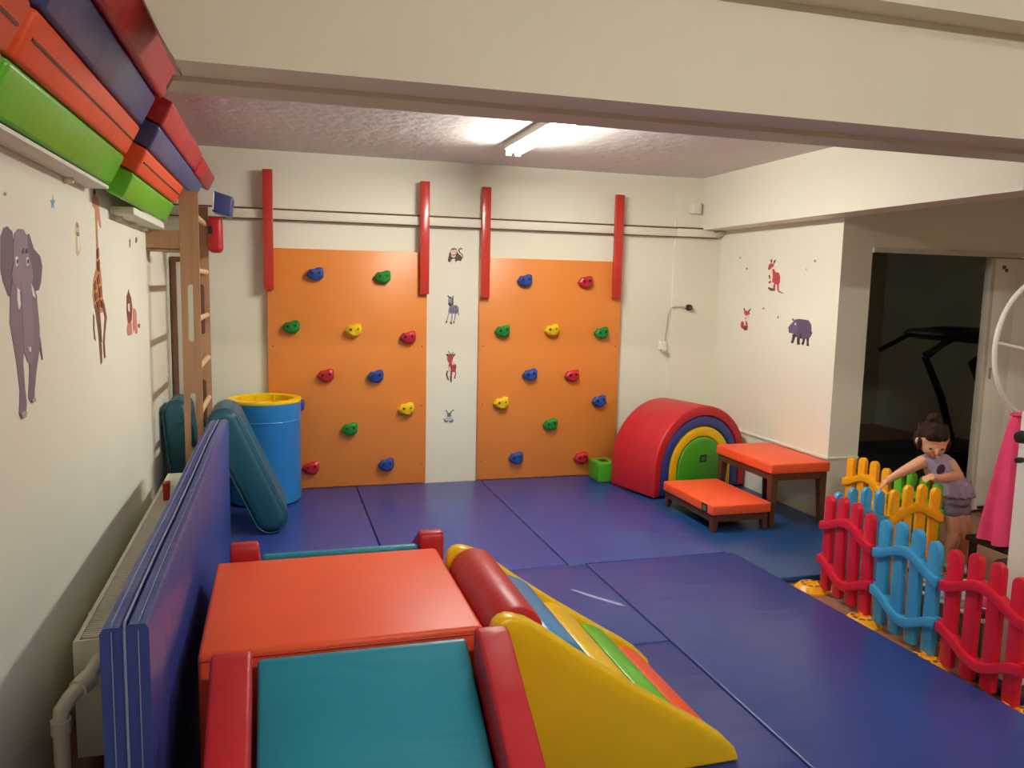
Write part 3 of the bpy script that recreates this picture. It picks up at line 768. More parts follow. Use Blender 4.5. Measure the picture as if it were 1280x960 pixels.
# ------------------------------------------------------------ radiator
t = thing('radiator', 'white panel radiator behind the standing blue mat', 'radiator', (-0.53, 3.7, 0.06))
RX0, RX1, RY0, RY1, RZ0, RZ1 = -0.605, -0.465, 2.60, 4.85, 0.08, 0.45
bm = NB()
bx(bm, RX0, RX0 + 0.012, RY0, RY1, RZ0, RZ1)
obj('back_panel', bm, M_enamel, t, 0.002)
bm = NB()
bx(bm, RX1 - 0.012, RX1, RY0, RY1, RZ0, RZ1)
obj('front_panel', bm, M_enamel, t, 0.002)
for ys in (RY0, RY1 - 0.006):
    box('side_cover', M_enamel, (RX0 - 0.002, RX1 + 0.002, ys - (0.004 if ys == RY0 else 0), ys + 0.006, RZ0 - .004, RZ1 + 0.004), t, 0.001)
bm = NB()
y = RY0 + 0.03
while y < RY1 - 0.02:
    bx(bm, RX0 + 0.012, RX1 - 0.012, y, y + 0.007, RZ1 - 0.012, RZ1)
    y += 0.0165
bx(bm, RX0, RX0 + 0.014, RY0, RY1, RZ1 - 0.004, RZ1 + 0.003)
g = obj('grille', bm, M_enamel, t, smooth=False)
g['kind'] = 'stuff'
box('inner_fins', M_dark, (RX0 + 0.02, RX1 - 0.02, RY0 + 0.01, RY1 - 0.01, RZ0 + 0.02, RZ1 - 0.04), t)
bm = NB()
tube(bm, [(-0.60, 2.40, 0.0), (-0.60, 2.40, 0.30), (-0.598, 2.405, 0.335), (-0.58, 2.43, 0.36), (-0.55, 2.49, 0.375), (-0.535, 2.60, 0.39)], 0.022, 12)
obj('pipe', bm, M_enamel, t)
bm = NB()
tube(bm, [(-0.566, 2.455, 0.367), (-0.545, 2.50, 0.377)], 0.03, 12)
tube(bm, [(-0.600, 2.40, 0.27), (-0.600, 2.40, 0.31)], 0.027, 12)
v = obj('valve', bm, M_enamel, t)
for k in range(2):
    box('wall_bracket', M_enamel, (-0.695, RX0 + .002, 3.2 + 1.2 * k, 3.23 + 1.2 * k, 0.12, 0.3), t)
for k in range(2):
    box('foot', M_enamel, (-0.58, -0.50, 2.8 + 1.6 * k, 2.83 + 1.6 * k, 0.0, 0.1), t)
bm = NB()
prism(bm, [(4.245, 0.452), (4.255, 0.452), (4.285, 0.545), (4.215, 0.545)], -0.555, -0.525, 'yz')
tag(obj('red_peg', bm, M_vred, None, 0.003), 'small red wedge peg stuck in the radiator grille', 'peg')
# ------------------------------------------------------------ wall ladder
t = thing('wall_ladder', 'birch plywood climbing ladder with hand slots by the left wall', 'ladder', (-0.47, 5.3, 0.0))


def rail(y0, y1, ztop):
    bm = NB()
    x0, x1, s0, s1 = -0.522, -0.42, -0.488, -0.452
    slots = [(0.25, 0.45), (0.57, 0.90), (1.20, 1.53)]
    bx(bm, x0, s0, y0, y1, 0, ztop)
    bx(bm, s1, x1, y0, y1, 0, ztop)
    z = 0
    for a, b in slots:
        bx(bm, s0, s1, y0, y1, z, a)
        # rounded slot ends
        z = b
    bx(bm, s0, s1, y0, y1, z, ztop)
    for a, b in slots:
        for zc, sg in ((a, 1), (b, -1)):
            w_ = (s1 - s0) / 2
            cx = (s0 + s1) / 2
            P = [(s0, zc)] + [(cx - w_ * math.cos(math.pi * k / 8), zc + sg * (w_ - w_ * math.sin(math.pi * k / 8))) for k in range(1, 8)] + [(s1, zc)]
            for half in (0, 1):
                q = [(s0, zc)] + [(cx - w_ * math.cos(math.pi * k / 8), zc + sg * (w_ - w_ * math.sin(math.pi * k / 8))) for k in range(0, 5)] if half == 0 else \
                    [(s1, zc)] + [(cx + w_ * math.cos(math.pi * k / 8), zc + sg * (w_ - w_ * math.sin(math.pi * k / 8))) for k in range(0, 5)]
                q = q + [(cx, zc)]
                prism(bm, q, y0, y1)
    return bm


obj('side_rail', rail(4.965, 4.992, 2.055), M_wood, t, smooth=False)
obj('side_rail', rail(5.66, 5.687, 2.03), M_wood, t, smooth=False)
for z in (0.24, 0.51, 0.78, 1.05, 1.33, 1.61, 1.92):
    bm = NB()
    tube(bm, [(-0.437, 4.99, z), (-0.437, 5.662, z)], 0.016, 10)
    obj('rung', bm, M_rung, t)
bm = NB()
bx(bm, -0.699, -0.52, 4.967, 4.99, 1.725, 1.835)
bx(bm, -0.699, -0.52, 4.967, 5.10, 1.715, 1.73)
obj('wall_bracket', bm, M_wood, t)
bm = NB()
bx(bm, -0.699, -0.52, 5.66, 5.685, 1.73, 1.83)
obj('wall_bracket', bm, M_wood, t)

t = thing('framed_board', 'pale panel in a thin brown frame in the corner behind the ladder', 'framed panel', (-0.5, 5.98, 0.0))
box('panel', M_pale, (-0.66, -0.50, 5.975, 5.995, 0.05, 1.68), t)
for d in ((-0.69, -0.655, 5.962, 5.998, 0.0, 1.715), (-0.505, -0.47, 5.962, 5.998, 0.0, 1.715), (-0.655, -0.505, 5.962, 5.998, 1.68, 1.715), (-0.655, -0.505, 5.962, 5.998, 0.0, 0.05)):
    box('frame_bar', M_brown, d, t, 0.004)

# ------------------------------------------------------------ drum and teal pads in the back left corner
t = thing('foam_drum', 'blue vinyl drum with a yellow lined rim in the back corner', 'drum', (-0.085, 5.69, 0.05))
c = (-0.085, 5.69, 0.05)
bm = NB()
lathe(bm, [(0.216, 0.0), (0.236, 0.012), (0.240, 0.05), (0.240, 0.60), (0.242, 0.61), (0.242, 0.70), (0.21, 0.70), (0.21, 0.05), (0.205, 0.04)], c, 40, True)
obj('drum_wall', bm, M_vdrum, t, angle=50)
bm = NB()
lathe(bm, [(0.195, 0.05), (0.209, 0.05), (0.214, 0.695), (0.243, 0.695), (0.246, 0.705), (0.242, 0.717), (0.215, 0.722), (0.200, 0.712)], c, 40, True)
lathe(bm, [(0.196, 0.05), (0.196, 0.056), (0.01, 0.056)], c, 40)
obj('yellow_liner', bm, M_vyellow, t, angle=50)
for k in range(10):
    a = 2 * math.pi * k / 10
    bm = NB()
    tube(bm, [(c[0] + 0.197 * math.cos(a), c[1] + 0.197 * math.sin(a), 0.12), (c[0] + 0.199 * math.cos(a), c[1] + 0.199 * math.sin(a), 0.755)], 0.006, 6)
    obj('liner_rib', bm, M_vyellow, t)
bm = NB()
ring = [(c[0] + 0.2415 * math.cos(2 * math.pi * k / 40), c[1] + 0.2415 * math.sin(2 * math.pi * k / 40), 0.05 + 0.575) for k in range(41)]
tube(bm, ring, 0.0035, 6)
obj('seam_piping', bm, M_vsky, t)


def lean_pad(label, foot, top, thick, y0, y1):
    """pad with a rounded foot: its side profile in the xz plane leans from foot to top"""
    f, tp = Vector((foot[0], foot[1])), Vector((top[0], top[1]))
    d = (tp - f).normalized()
    nrm = Vector((d.y, -d.x))
    r = thick / 2
    P = []
    for k in range(13):
        a = math.pi * k / 12
        v_ = f - d * (r * math.sin(a)) + nrm * (r * math.cos(a))
        P.append((v_.x, v_.y))
    for k in range(13):
        a = math.pi * k / 12
        v_ = tp + d * (r * math.sin(a)) - nrm * (r * math.cos(a))
        P.append((v_.x, v_.y))
    t = thing('foam_pad', label, 'pad', (foot[0], (y0 + y1) / 2, 0.05))
    obj('pad', prism(NB(), P, y0, y1), M_vdteal, t, 0.05, 5)
    Q = [(f.x + (x - f.x) * 1.0, z) for x, z in P]
    bm = NB()
    tube(bm, [(x, y0 + 0.012, z) for x, z in P + P[:1]], 0.004, 6)
    obj('piping', bm, M_vdteal, t)
    return t


lean_pad('deep teal foam pad leaning between the ladder and the blue drum', (-0.045, 0.155), (-0.30, 0.725), 0.19, 4.86, 5.30)
lean_pad('deep teal foam pad standing behind the ladder rails', (-0.55, 0.155), (-0.60, 0.74), 0.16, 5.25, 5.60)

# ------------------------------------------------------------ wall shelves and the foam beams on them
for (ya, yb, lab, xo, zb) in ((0.6, 3.5, 'white wall shelf under the nearest foam beams', -0.618, 1.898), (3.95, 4.96, 'white wall shelf under the foam beams by the ladder', -0.60, 1.838)):
    t = thing('wall_shelf', lab, 'shelf', (-0.64, (ya + yb) / 2, 1.87))
    box('shelf_board', M_wall, (-0.70, xo, ya, yb, zb, 1.912 if zb > 1.87 else zb + 0.033), t, 0.004)
    for k in range(3):
        yy = ya + (yb - ya) * (0.12 + 0.38 * k)
        box('bracket', M_wall, (-0.70, -0.67, yy, yy + 0.03, zb - 0.02, zb + .001), t, 0.004)
LEAN = (0.454, 0.891)
PERP = (-0.891, 0.454)


def foam_beam(x, z, thick, depth, ya, yb, m, label, name='foam_beam', zip_m=None):
    """leaning square beam: (x,z) is its lower outer corner, cross section leans into the room"""
    P = [(x, z), (x + LEAN[0] * thick, z + LEAN[1] * thick),
         (x + LEAN[0] * thick + PERP[0] * depth, z + LEAN[1] * thick + PERP[1] * depth), (x + PERP[0] * depth, z + PERP[1] * depth)]
    t = thing(name, label, 'foam beam', (x, (ya + yb) / 2, z), 'foam beams on the wall shelves')
    obj('pad', prism(NB(), P, ya, yb), m, t, 0.014, 3)
    if zip_m:
        mx, mz = x + LEAN[0] * thick * .52 + 0.0008 * .891, z + LEAN[1] * thick * .52 - 0.0008 * .454
        bm = NB()
        tube(bm, [(mx, ya + 0.03, mz), (mx, yb - 0.03, mz)], 0.004, 6)
        obj('zip', bm, zip_m, t)
    return t


cols = [(M_vlgreen, 'green'), (M_vorange, 'orange'), (M_vpurple, 'blue'), (M_vred, 'red')]
sets = [(-0.616, 1.914, 0.80, 2.06, 'nearest stack at the left edge'), (-0.616, 1.914, 2.10, 3.52, 'middle stack above the giraffe'), (-0.590, 1.872, 3.60, 4.94, 'far stack behind the ladder top')]
ths = [(0.132, 0.130, 0.132, 0.130), (0.132, 0.130, 0.132, 0.130), (0.117, 0.112, 0.108, 0.115)]
for si, (x, z, ya, yb, w_) in enumerate(sets):
    s = 0.0
    for k, (m, nm) in enumerate(cols):
        th = ths[si][k]
        dep = (0.078, 0.12, 0.125, 0.135)[k]
        extra = 0.022 if (k == 3 and si < 2) else 0.0
        xx = x + LEAN[0] * s - PERP[0] * extra
        zz = z + LEAN[1] * s - PERP[1] * extra
        foam_beam(xx, zz, th - 0.004, dep, ya + 0.01 * k, (yb if si < 2 or k < 2 else (5.60 if k == 2 else 5.0)), m,
                  '%s foam beam in the %s' % (nm, w_), zip_m=M_dwood if k == 1 else None)
        if si == 2 and k == 3:
            foam_beam(xx + 0.004, zz - 0.012, th - 0.008, dep, 5.015, 5.94, m, 'short red foam beam reaching the back wall above the ladder')
        s += th

t = thing('foam_block', 'blue foam block lying on top of the ladder rails', 'block', (-0.33, 5.62, 1.965))
bm = NB()
prism(bm, [(-0.385, 1.995), (-0.272, 1.965), (-0.255, 2.09), (-0.375, 2.125)], 5.52, 5.75)
obj('pad', bm, M_vpurple, t, 0.012, 3)
bm = NB()
tube(bm, [(-0.379, 5.519, 2.005), (-0.371, 5.519, 2.115)], 0.005, 6)
obj('piping', bm, M_white, t)
t = thing('foam_cushion', 'small red cushion hanging at the far rail of the ladder', 'cushion', (-0.36, 5.6, 1.73))
obj('pad', bx(NB(), -0.415, -0.325, 5.52, 5.655, 1.735, 1.962), M_vred, t, 0.03, 4)
box('label_patch', M_patch, (-0.412, -0.385, 5.515, 5.521, 1.85, 1.90), t)

# ------------------------------------------------------------ platform, ramps and slide
t = thing('foam_platform', 'orange red square foam platform between the two teal ramps', 'platform', (0.195, 2.56, 0.05))
obj('block', bx(NB(), -0.215, 0.578, 2.19, 2.935, 0.05, 0.555), M_vorange, t, 0.014, 3)
bm = NB()
tube(bm, [(-0.21, 2.19, 0.535), (0.573, 2.19, 0.535)], 0.003, 6)
obj('piping', bm, M_vred, t)


def ramp(label, ys, yt, name='foam_ramp'):
    """ys: the high edge by the platform, yt: the low end"""
    sg = 1 if yt > ys else -1
    t = thing(name, label, 'ramp', (0.23, (ys + yt) / 2, 0.05), 'teal foam ramps at the platform')
    L_ = abs(yt - ys)
    up = 0.018 if sg > 0 else 0.0
    obj('ramp_pad', prism(NB(), [(ys, 0.05), (ys, 0.538 + up), (ys + sg * 0.02, 0.543 + up), (ys + sg * (L_ - 0.02), 0.085), (ys + sg * L_, 0.05)], -0.06, 0.515, 'yz'), M_vteal, t, 0.012, 3)
    if sg < 0:
        ys -= 0.068
    for x0, x1 in ((-0.172, -0.072), (0.522, 0.615)):
        obj('side_rail', prism(NB(), [(ys, 0.05), (ys, 0.585), (ys + sg * 0.012, 0.603), (ys + sg * 0.055, 0.600), (ys + sg * (L_ + 0.05), 0.115), (ys + sg * (L_ + 0.07), 0.05)], x0, x1, 'yz'), M_vred, t, 0.014, 3)
    return t


ramp('near teal foam ramp with red side rails in the foreground', 2.165, 1.34)
ramp('far teal foam ramp hidden behind the orange platform', 2.962, 3.78)

t = thing('foam_slide', 'yellow sided foam slide with red roller and coloured bumps', 'slide', (1.03, 2.55, 0.05))
prof = [(0.583, 0.05), (0.583, 0.575), (0.590, 0.592), (0.607, 0.606), (0.628, 0.612), (0.650, 0.608), (0.689, 0.594), (0.748, 0.556), (0.844, 0.483), (0.933, 0.420), (1.025, 0.357), (1.10, 0.308), (1.196, 0.246), (1.295, 0.184), (1.356, 0.139), (1.40, 0.095), (1.418, 0.05)]
for y0, y1 in ((2.10, 2.165), (2.735, 2.80)):
    obj('side_wall', prism(NB(), prof, y0, y1), M_vyellow, t, 0.016, 3)
bm = NB()
tube(bm, [(0.672, 2.168, 0.527), (0.672, 2.732, 0.527)], 0.087, 28)
obj('roller', bm, M_vred, t, 0.012, 2, 40)['label'] = 'red roller at the top'
for nm, cx, cz, r, m in (('bump', 0.850, 0.478, 0.075, M_vsky), ('bump', 1.012, 0.358, 0.075, M_vyellow), ('bump', 1.165, 0.258, 0.075, M_vlgreen), ('bump', 1.315, 0.152, 0.075, M_vorange)):
    # low rounded pads lying down the slope, each ending in a small step
    P = []
    for k in range(9):
        s_ = -1 + 2 * k / 8
        bow = 0.022 * (1 - s_ * s_)
        P.append((cx + s_ * r * 0.90 + bow * 0.56, cz - s_ * r * 0.62 + bow * 0.83 - 0.02))
    P += [(cx + r * 0.90, max(0.055, cz - r * 0.62 - 0.10)), (cx - r * 0.90, max(0.055, cz - 0.10))]
    obj(nm, prism(NB(), P, 2.167, 2.733), m, t, 0.01, 2, 40)
obj('slope_base', prism(NB(), [(0.60, 0.055), (0.60, 0.42), (0.78, 0.42), (1.36, 0.06)], 2.167, 2.733), M_vyellow, t)

# ------------------------------------------------------------ nested arches
AX = math.radians(15.0)


def arch_obj(name, r0, r1, leg, length, m, label, ysh=0.0, solid=False):
    t = thing(name, label, 'foam arch', (3.082, 5.30, 0.045), 'nested foam arches', AX)
    out = [(r1, 0)] + arc(0, leg, r1, r1, 0, 180, 28) + [(-r1, 0)]
    bm = NB()
    if solid:
        prism(bm, out, ysh, length)
    else:
        inn = [(-r0, 0)] + arc(0, leg, r0, r0, 180, 0, 28) + [(r0, 0)]
        n = len(out)
        O0 = [bm.verts.new((x, ysh, z)) for x, z in out]
        O1 = [bm.verts.new((x, length, z)) for x, z in out]
        I0 = [bm.verts.new((x, ysh, z)) for x, z in inn[::-1]]
        I1 = [bm.verts.new((x, length, z)) for x, z in inn[::-1]]
        for i in range(n - 1):
            bm.faces.new((O0[i], O0[i + 1], I0[i + 1], I0[i]))
            bm.faces.new((O1[i], I1[i], I1[i + 1], O1[i + 1]))
            bm.faces.new((O0[i], O1[i], O1[i + 1], O0[i + 1]))
            bm.faces.new((I0[i], I0[i + 1], I1[i + 1], I1[i]))
        bm.faces.new((O0[0], I0[0], I1[0], O1[0]))
        bm.faces.new((O0[-1], O1[-1], I1[-1], I0[-1]))
    obj('arch_pad', bm, m, t, 0.014, 3, 40, world=False)
    bm = NB()
    tube(bm, [(x * (r1 - 0.012) / r1, ysh + 0.004, z if z <= leg else leg + (z - leg) * (r1 - 0.012) / r1) for x, z in out], 0.0035, 6)
    obj('seam_piping', bm, m, t, world=False)
    return t


arch_obj('foam_arch', 0.400, 0.475, 0.18, 0.50, M_vred, 'large red foam arch in the back right corner')
arch_obj('foam_arch', 0.320, 0.397, 0.18, 0.49, M_vblue, 'blue foam arch nested inside the red arch', 0.004)
arch_obj('foam_arch', 0.240, 0.317, 0.18, 0.49, M_vyellow, 'yellow foam arch nested inside the blue arch', 0.006)
ga = arch_obj('foam_arch', 0, 0.237, 0.18, 0.49, M_vgreen, 'solid green foam core inside the yellow arch', 0.0, True)
bm = NB()
bx(bm, -0.02, 0.045, -0.003, 0.001, 0.225, 0.28)
lp = obj('label_patch', bm, M_patch, ga, world=False)
bm = NB()
for k in range(3):
    bx(bm, -0.008, 0.033, -0.004, -0.002, 0.238 + 0.011 * k, 0.243 + 0.011 * k)
obj('label_print', bm, M_patch2, lp, world=False)

t = thing('foam_block', 'small green foam block with a slot beside the red arch', 'block', (2.47, 5.78, 0.05))
bm = NB()
bx(bm, 2.40, 2.555, 5.68, 5.88, 0.05, 0.205)
obj('pad', bm, M_vgreen, t, 0.01, 3)
box('slot', M_black, (2.45, 2.505, 5.74, 5.82, 0.2045, 0.2065), t)

# ------------------------------------------------------------ benches
def bench(label, x0, x1, y0, y1, ztop, leg_w, patch):
    t = thing('bench', label, 'bench', ((x0 + x1) / 2, (y0 + y1) / 2, 0.032), 'orange topped benches')
    obj('cushion', bx(NB(), x0, x1, y0, y1, ztop - 0.068, ztop), M_vorange, t, 0.012, 3)
    a = ztop - 0.068
    i = 0.015
    ap = 0.045
    bm = NB()
    bx(bm, x0 + i, x1 - i, y0 + i, y0 + i + 0.025, a - ap, a)
    bx(bm, x0 + i, x1 - i, y1 - i - 0.025, y1 - i, a - ap, a)
    bx(bm, x0 + i, x0 + i + 0.025, y0 + i, y1 - i, a - ap, a)
    bx(bm, x1 - i - 0.025, x1 - i, y0 + i, y1 - i, a - ap, a)
    obj('apron', bm, M_dwood, t, smooth=False)
    for sx in (0, 1):
        for sy in (0, 1):
            xo = x0 + i - .002 if sx == 0 else x1 - i - leg_w + .002
            yo = y0 + i - .002 if sy == 0 else y1 - i - leg_w + .002
            bm = NB()
            bx(bm, xo, xo + leg_w, yo, yo + leg_w, 0.032, a - 0.001)
            for v in bm.verts:                       # legs taper towards the floor on their inner sides
                if v.co.z < 0.1:
                    if sx == 0 and v.co.x > xo + .01:
                        v.co.x -= leg_w * 0.35
                    if sx == 1 and v.co.x < xo + .01:
                        v.co.x += leg_w * 0.35
                    if sy == 0 and v.co.y > yo + .01:
                        v.co.y -= leg_w * 0.35
                    if sy == 1 and v.co.y < yo + .01:
                        v.co.y += leg_w * 0.35
            obj('leg', bm, M_dwood, t, 0.003, 1)
    if patch:
        lp = box('label_patch', M_patch, (x0 - 0.003, x0 + 0.001, y0 + 0.06, y0 + 0.13, ztop - 0.06, ztop - 0.008), t)
        bm = NB()
        for k in range(3):
            bx(bm, x0 - 0.004, x0 - 0.002, y0 + 0.075, y0 + 0.115, ztop - 0.05 + 0.012 * k, ztop - 0.045 + 0.012 * k)
        obj('label_print', bm, M_patch2, lp)
    return t


bench('low orange topped bench with dark wooden legs', 2.625, 3.055, 4.355, 5.03, 0.212, 0.05, True)
bench('taller orange topped bench against the right wall', 3.065, 3.515, 4.39, 5.08, 0.452, 0.055, False)
# ------------------------------------------------------------ picket fence
PL = dict(red=(214, 26, 52), blue=(64, 158, 208), yellow=(250, 172, 22), green=(98, 190, 44))
PM = {k: mat('fence_plastic_' + k, c, rough=0.34, var=0.05, vscale=8, bump=0.06, bscale=50) for k, c in PL.items()}
PW, PT, FL = 0.062, 0.03, 0.42
HEI = (0.527, 0.548, 0.548, 0.527)


def picket_mesh(col, h):
    P = [(-PW / 2, 0.035), (-PW / 2 + 0.008, 0.028), (PW / 2 - 0.008, 0.028), (PW / 2, 0.035)] + arc(0, h - 0.034, PW / 2, 0.034, 0, 180, 8)
    return to_mesh(prism(NB(), P, -PT / 2, PT / 2), 'picket', PM[col], 0.006, 2)


def rail_mesh(col, z0, amp):
    bm = NB()
    n = 20
    rings = []
    for i in range(n + 1):
        s = i / n
        x = 0.006 + (FL - 0.012) * s
        zc = z0 + amp * (1 - math.cos(2 * math.pi * s)) / 2
        rings.append([bm.verts.new((x, yy, zz)) for yy, zz in ((-0.031, zc - 0.022), (-0.031, zc + 0.022), (0.016, zc + 0.022), (0.016, zc - 0.022))])
    for A, B in zip(rings, rings[1:]):
        for k in range(4):
            bm.faces.new((A[k], A[(k + 1) % 4], B[(k + 1) % 4], B[k]))
    bm.faces.new(rings[0][::-1])
    bm.faces.new(rings[-1])
    return to_mesh(bm, 'rail', PM[col], 0.005, 2, 40)


bm = NB()
tube(bm, [(0, 0, -0.03), (0, 0, 0.03)], 0.014, 10)
clip_src = bm
FM = {}
for k in PL:
    bm = NB()
    tube(bm, [(0, 0, -0.026), (0, 0, 0.026)], 0.013, 10)
    FM[k] = dict(p=[picket_mesh(k, h) for h in HEI], t=rail_mesh(k, 0.362, 0.066), b=rail_mesh(k, 0.185, -0.075), c=to_mesh(bm, 'clip', PM[k]))
clip_src.free()


def fence(col, p0, p1, label):
    """panel from p0 to p1 on the floor; its front is on the right-hand side of that direction"""
    dx, dy = p1[0] - p0[0], p1[1] - p0[1]
    t = thing('picket_fence', label, 'fence panel', (p0[0], p0[1], 0), 'toy picket fence panels', math.atan2(dy, dx))
    s = math.hypot(dx, dy) / FL
    t.scale = (s, 1, 1)
    for i in range(4):
        put('picket', FM[col]['p'][i], t, (0.055 + i * 0.1035, 0, 0))
    put('rail', FM[col]['t'], t)
    put('rail', FM[col]['b'], t)
    for x in (0.0, FL):
        for z in (0.362, 0.185):
            put('clip', FM[col]['c'], t, (x + (0.014 if x == 0 else -0.014), 0, z))


cA, cB, cC, cD = (2.725, 3.43), (2.69, 3.00), (2.66, 2.575), (2.635, 2.145)
fence('red', cA, cB, 'red picket fence panel next to the dark teal mat corner')
fence('blue', cB, cC, 'light blue picket fence panel between the two red panels')
fence('red', cC, cD, 'red picket fence panel at the right edge of the picture')
cE, cF = (3.105, 3.42), (3.462, 3.41)
fence('blue', (2.765, 3.43), cE, 'light blue picket fence panel behind the red panel')
fence('yellow', cE, cF, 'yellow picket fence panel in front of the green one')
cG, cH = (3.50, 3.815), (3.505, 4.235)
fence('green', cG, (3.502, 3.435), 'green picket fence panel the child leans over')
fence('yellow', cH, cG, 'yellow picket fence panel next to the tall bench')

bm = NB()
lathe(bm, [(0.088, 0), (0.088, 0.008), (0.070, 0.028), (0.058, 0.036), (0.030, 0.036), (0.028, 0.026), (0.012, 0.024)], (0, 0, 0), 20)
foot_me = to_mesh(bm, 'base', PM['yellow'], angle=30)
bm = NB()
for k in range(8):
    a = 2 * math.pi * k / 8
    ca, sa = math.cos(a), math.sin(a)
    vs_ = []
    for r, o_, z in ((0.036, 0.010, 0.0368), (0.054, 0.014, 0.0368), (0.054, -0.014, 0.0368), (0.036, -0.010, 0.0368)):
        vs_.append(bm.verts.new((r * ca - o_ * sa, r * sa + o_ * ca, z)))
    f = bm.faces.new(vs_)
r_ = bmesh.ops.extrude_face_region(bm, geom=bm.faces[:])
bmesh.ops.translate(bm, verts=[g for g in r_['geom'] if isinstance(g, bmesh.types.BMVert)], vec=(0, 0, -0.003))
hole_me = to_mesh(bm, 'slots', M_brown, smooth=False)
for p, lab in ((cA, 'yellow fence foot at the corner by the dark teal mat'), (cB, 'yellow fence foot between the red and blue panels'), (cC, 'yellow fence foot between blue panel and front red panel'),
               (cD, 'yellow fence foot at the right edge of the picture'), (cF, 'yellow fence foot at the yellow and green corner')):
    t = thing('yellow_fence_stand', lab, 'fence foot', (p[0] - (0.03 if p is not cF else -.02), p[1] + 0.02, 0.0), 'yellow fence feet')
    put('base', foot_me, t)
    put('slots', hole_me, t)

# ------------------------------------------------------------ the things behind the fence
t = thing('white_post', 'white plastic post with black knobs behind the front red fence', 'post', (2.79, 2.36, 0))
box('post', M_white, (2.765, 2.855, 2.30, 2.385, 0.0, 1.12), t, 0.01, 3)
box('base', M_black, (2.70, 2.98, 2.22, 2.46, 0.0, 0.035), t, 0.01, 2)
for z, r in ((1.025, 0.026), (0.935, 0.012)):
    bm = NB()
    tube(bm, [(2.766, 2.342, z), (2.755, 2.342, z), (2.735, 2.342, z), (2.715, 2.342, z)], [r * .6, r * .7, r, r * .85], 14)
    obj('knob', bm, M_black, t, 0.003, 2)

M_pinkcloth = mat('pink_cloth', (222, 62, 110), rough=0.85, var=0.08, vscale=9, bump=0.3, bscale=40)
# metal ring stand with a pink cloth over it
RC = Vector((4.10, 3.42, 1.28))
t = thing('ring_stand', 'pale metal ring frame with a crossbar behind the pink cloth', 'ring stand', (4.06, 3.42, 0))
bm = NB()
tube(bm, [(RC.x + 0.36 * math.cos(2 * math.pi * k / 40), RC.y, RC.z + 0.40 * math.sin(2 * math.pi * k / 40)) for k in range(41)], 0.013, 10)
obj('ring', bm, M_white, t)
bm = NB()
tube(bm, [(RC.x - 0.35, RC.y, RC.z + 0.03), (RC.x + 0.35, RC.y, RC.z - 0.09)], 0.011, 10)
obj('crossbar', bm, M_white, t)
for s in (-1, 1):
    bm = NB()
    tube(bm, [(RC.x + s * 0.24, RC.y, RC.z - 0.30), (RC.x + s * 0.02, RC.y + 0.02, RC.z - 0.62), (RC.x - s * 0.02, RC.y + 0.02, RC.z - 0.70)], 0.012, 10)
    obj('strut', bm, M_white, t)
bm = NB()
tube(bm, [(RC.x, RC.y + 0.02, RC.z - 0.60), (RC.x, RC.y + 0.02, 0.02)], 0.016, 10)
obj('stem', bm, M_white, t)
bm = NB()
tube(bm, [(RC.x, RC.y + 0.02, 0.0), (RC.x, RC.y + 0.02, 0.025)], 0.13, 24)
obj('base', bm, M_black, t, 0.006, 2)

# stool with the pink cloth hanging over it
t = thing('black_stool', 'small black stool under the pink cloth', 'stool', (3.72, 3.08, 0))
box('seat', M_black, (3.545, 3.92, 3.0, 3.32, 0.255, 0.285), t, 0.008, 2)
for a in (3.56, 3.87):
    for b in (3.015, 3.275):
        box('leg', M_black, (a, a + 0.03, b, b + 0.03, 0, 0.256), t, 0.003, 1)
t = thing('pink_cloth', 'pink cloth draped in a tall cone over the black stool', 'cloth', (3.68, 3.15, 0.285))
bm = NB()
rings = []
NR, NA = 26, 72
for i in range(NR + 1):
    s = i / NR
    z = 0.97 - 0.675 * s
    cx = 3.675 + 0.03 * s
    cy = 3.18 - 0.02 * s
    rx = 0.032 + 0.155 * s ** 0.75
    ry = 0.03 + 0.11 * s
    if s < 0.08:
        rx *= 0.35 + 0.65 * math.sqrt(max(0.0, s / 0.08))
        ry *= 0.35 + 0.65 * math.sqrt(max(0.0, s / 0.08))
    ring = []
    for k in range(NA):
        a = 2 * math.pi * k / NA
        f = 1 + (0.03 + 0.09 * s) * math.sin(7 * a + 1.4 * s) + 0.05 * s * math.sin(13 * a + 2)
        ring.append(bm.verts.new((cx + rx * f * math.cos(a), cy + ry * f * math.sin(a), z + (0.006 * math.sin(5 * a) if i == NR else 0))))
    rings.append(ring)
for A, B in zip(rings, rings[1:]):
    for k in range(NA):
        bm.faces.new((A[k], B[k], B[(k + 1) % NA], A[(k + 1) % NA]))
bm.faces.new(rings[0])
obj('drape', bm, M_pinkcloth, t, angle=80)
bm = NB()
tube(bm, [(3.665 + 0.03 * math.cos(2 * math.pi * k / 16), 3.18 + 0.03 * math.sin(2 * math.pi * k / 16), 0.955) for k in range(17)], 0.006, 6)
obj('hem', bm, M_pinkcloth, t)

# toy crate behind the front fence panel
M_olive = mat('olive_crate', (96, 112, 82), rough=0.6, var=0.1)
t = thing('toy_crate', 'dull green toy crate on the floor behind the red fence', 'crate', (3.05, 2.75, 0))
bm = NB()
for d in ((2.86, 3.26, 2.55, 2.56, 0.015, 0.19), (2.86, 3.26, 2.94, 2.95, 0.015, 0.19), (2.86, 2.87, 2.56, 2.94, 0.015, 0.19), (3.25, 3.26, 2.56, 2.94, 0.015, 0.19)):
    box('side', M_olive, d, t, 0.003, 1)
box('bottom', M_olive, (2.86, 3.26, 2.55, 2.95, 0.0, 0.016), t)
bm.free()
bm = NB()
for a, b in (((2.855, 2.545), (3.265, 2.545)), ((3.265, 2.545), (3.265, 2.955)), ((3.265, 2.955), (2.855, 2.955)), ((2.855, 2.955), (2.855, 2.545))):
    tube(bm, [(a[0], a[1], 0.19), (b[0], b[1], 0.19)], 0.009, 8)
obj('rim', bm, M_pale, t)


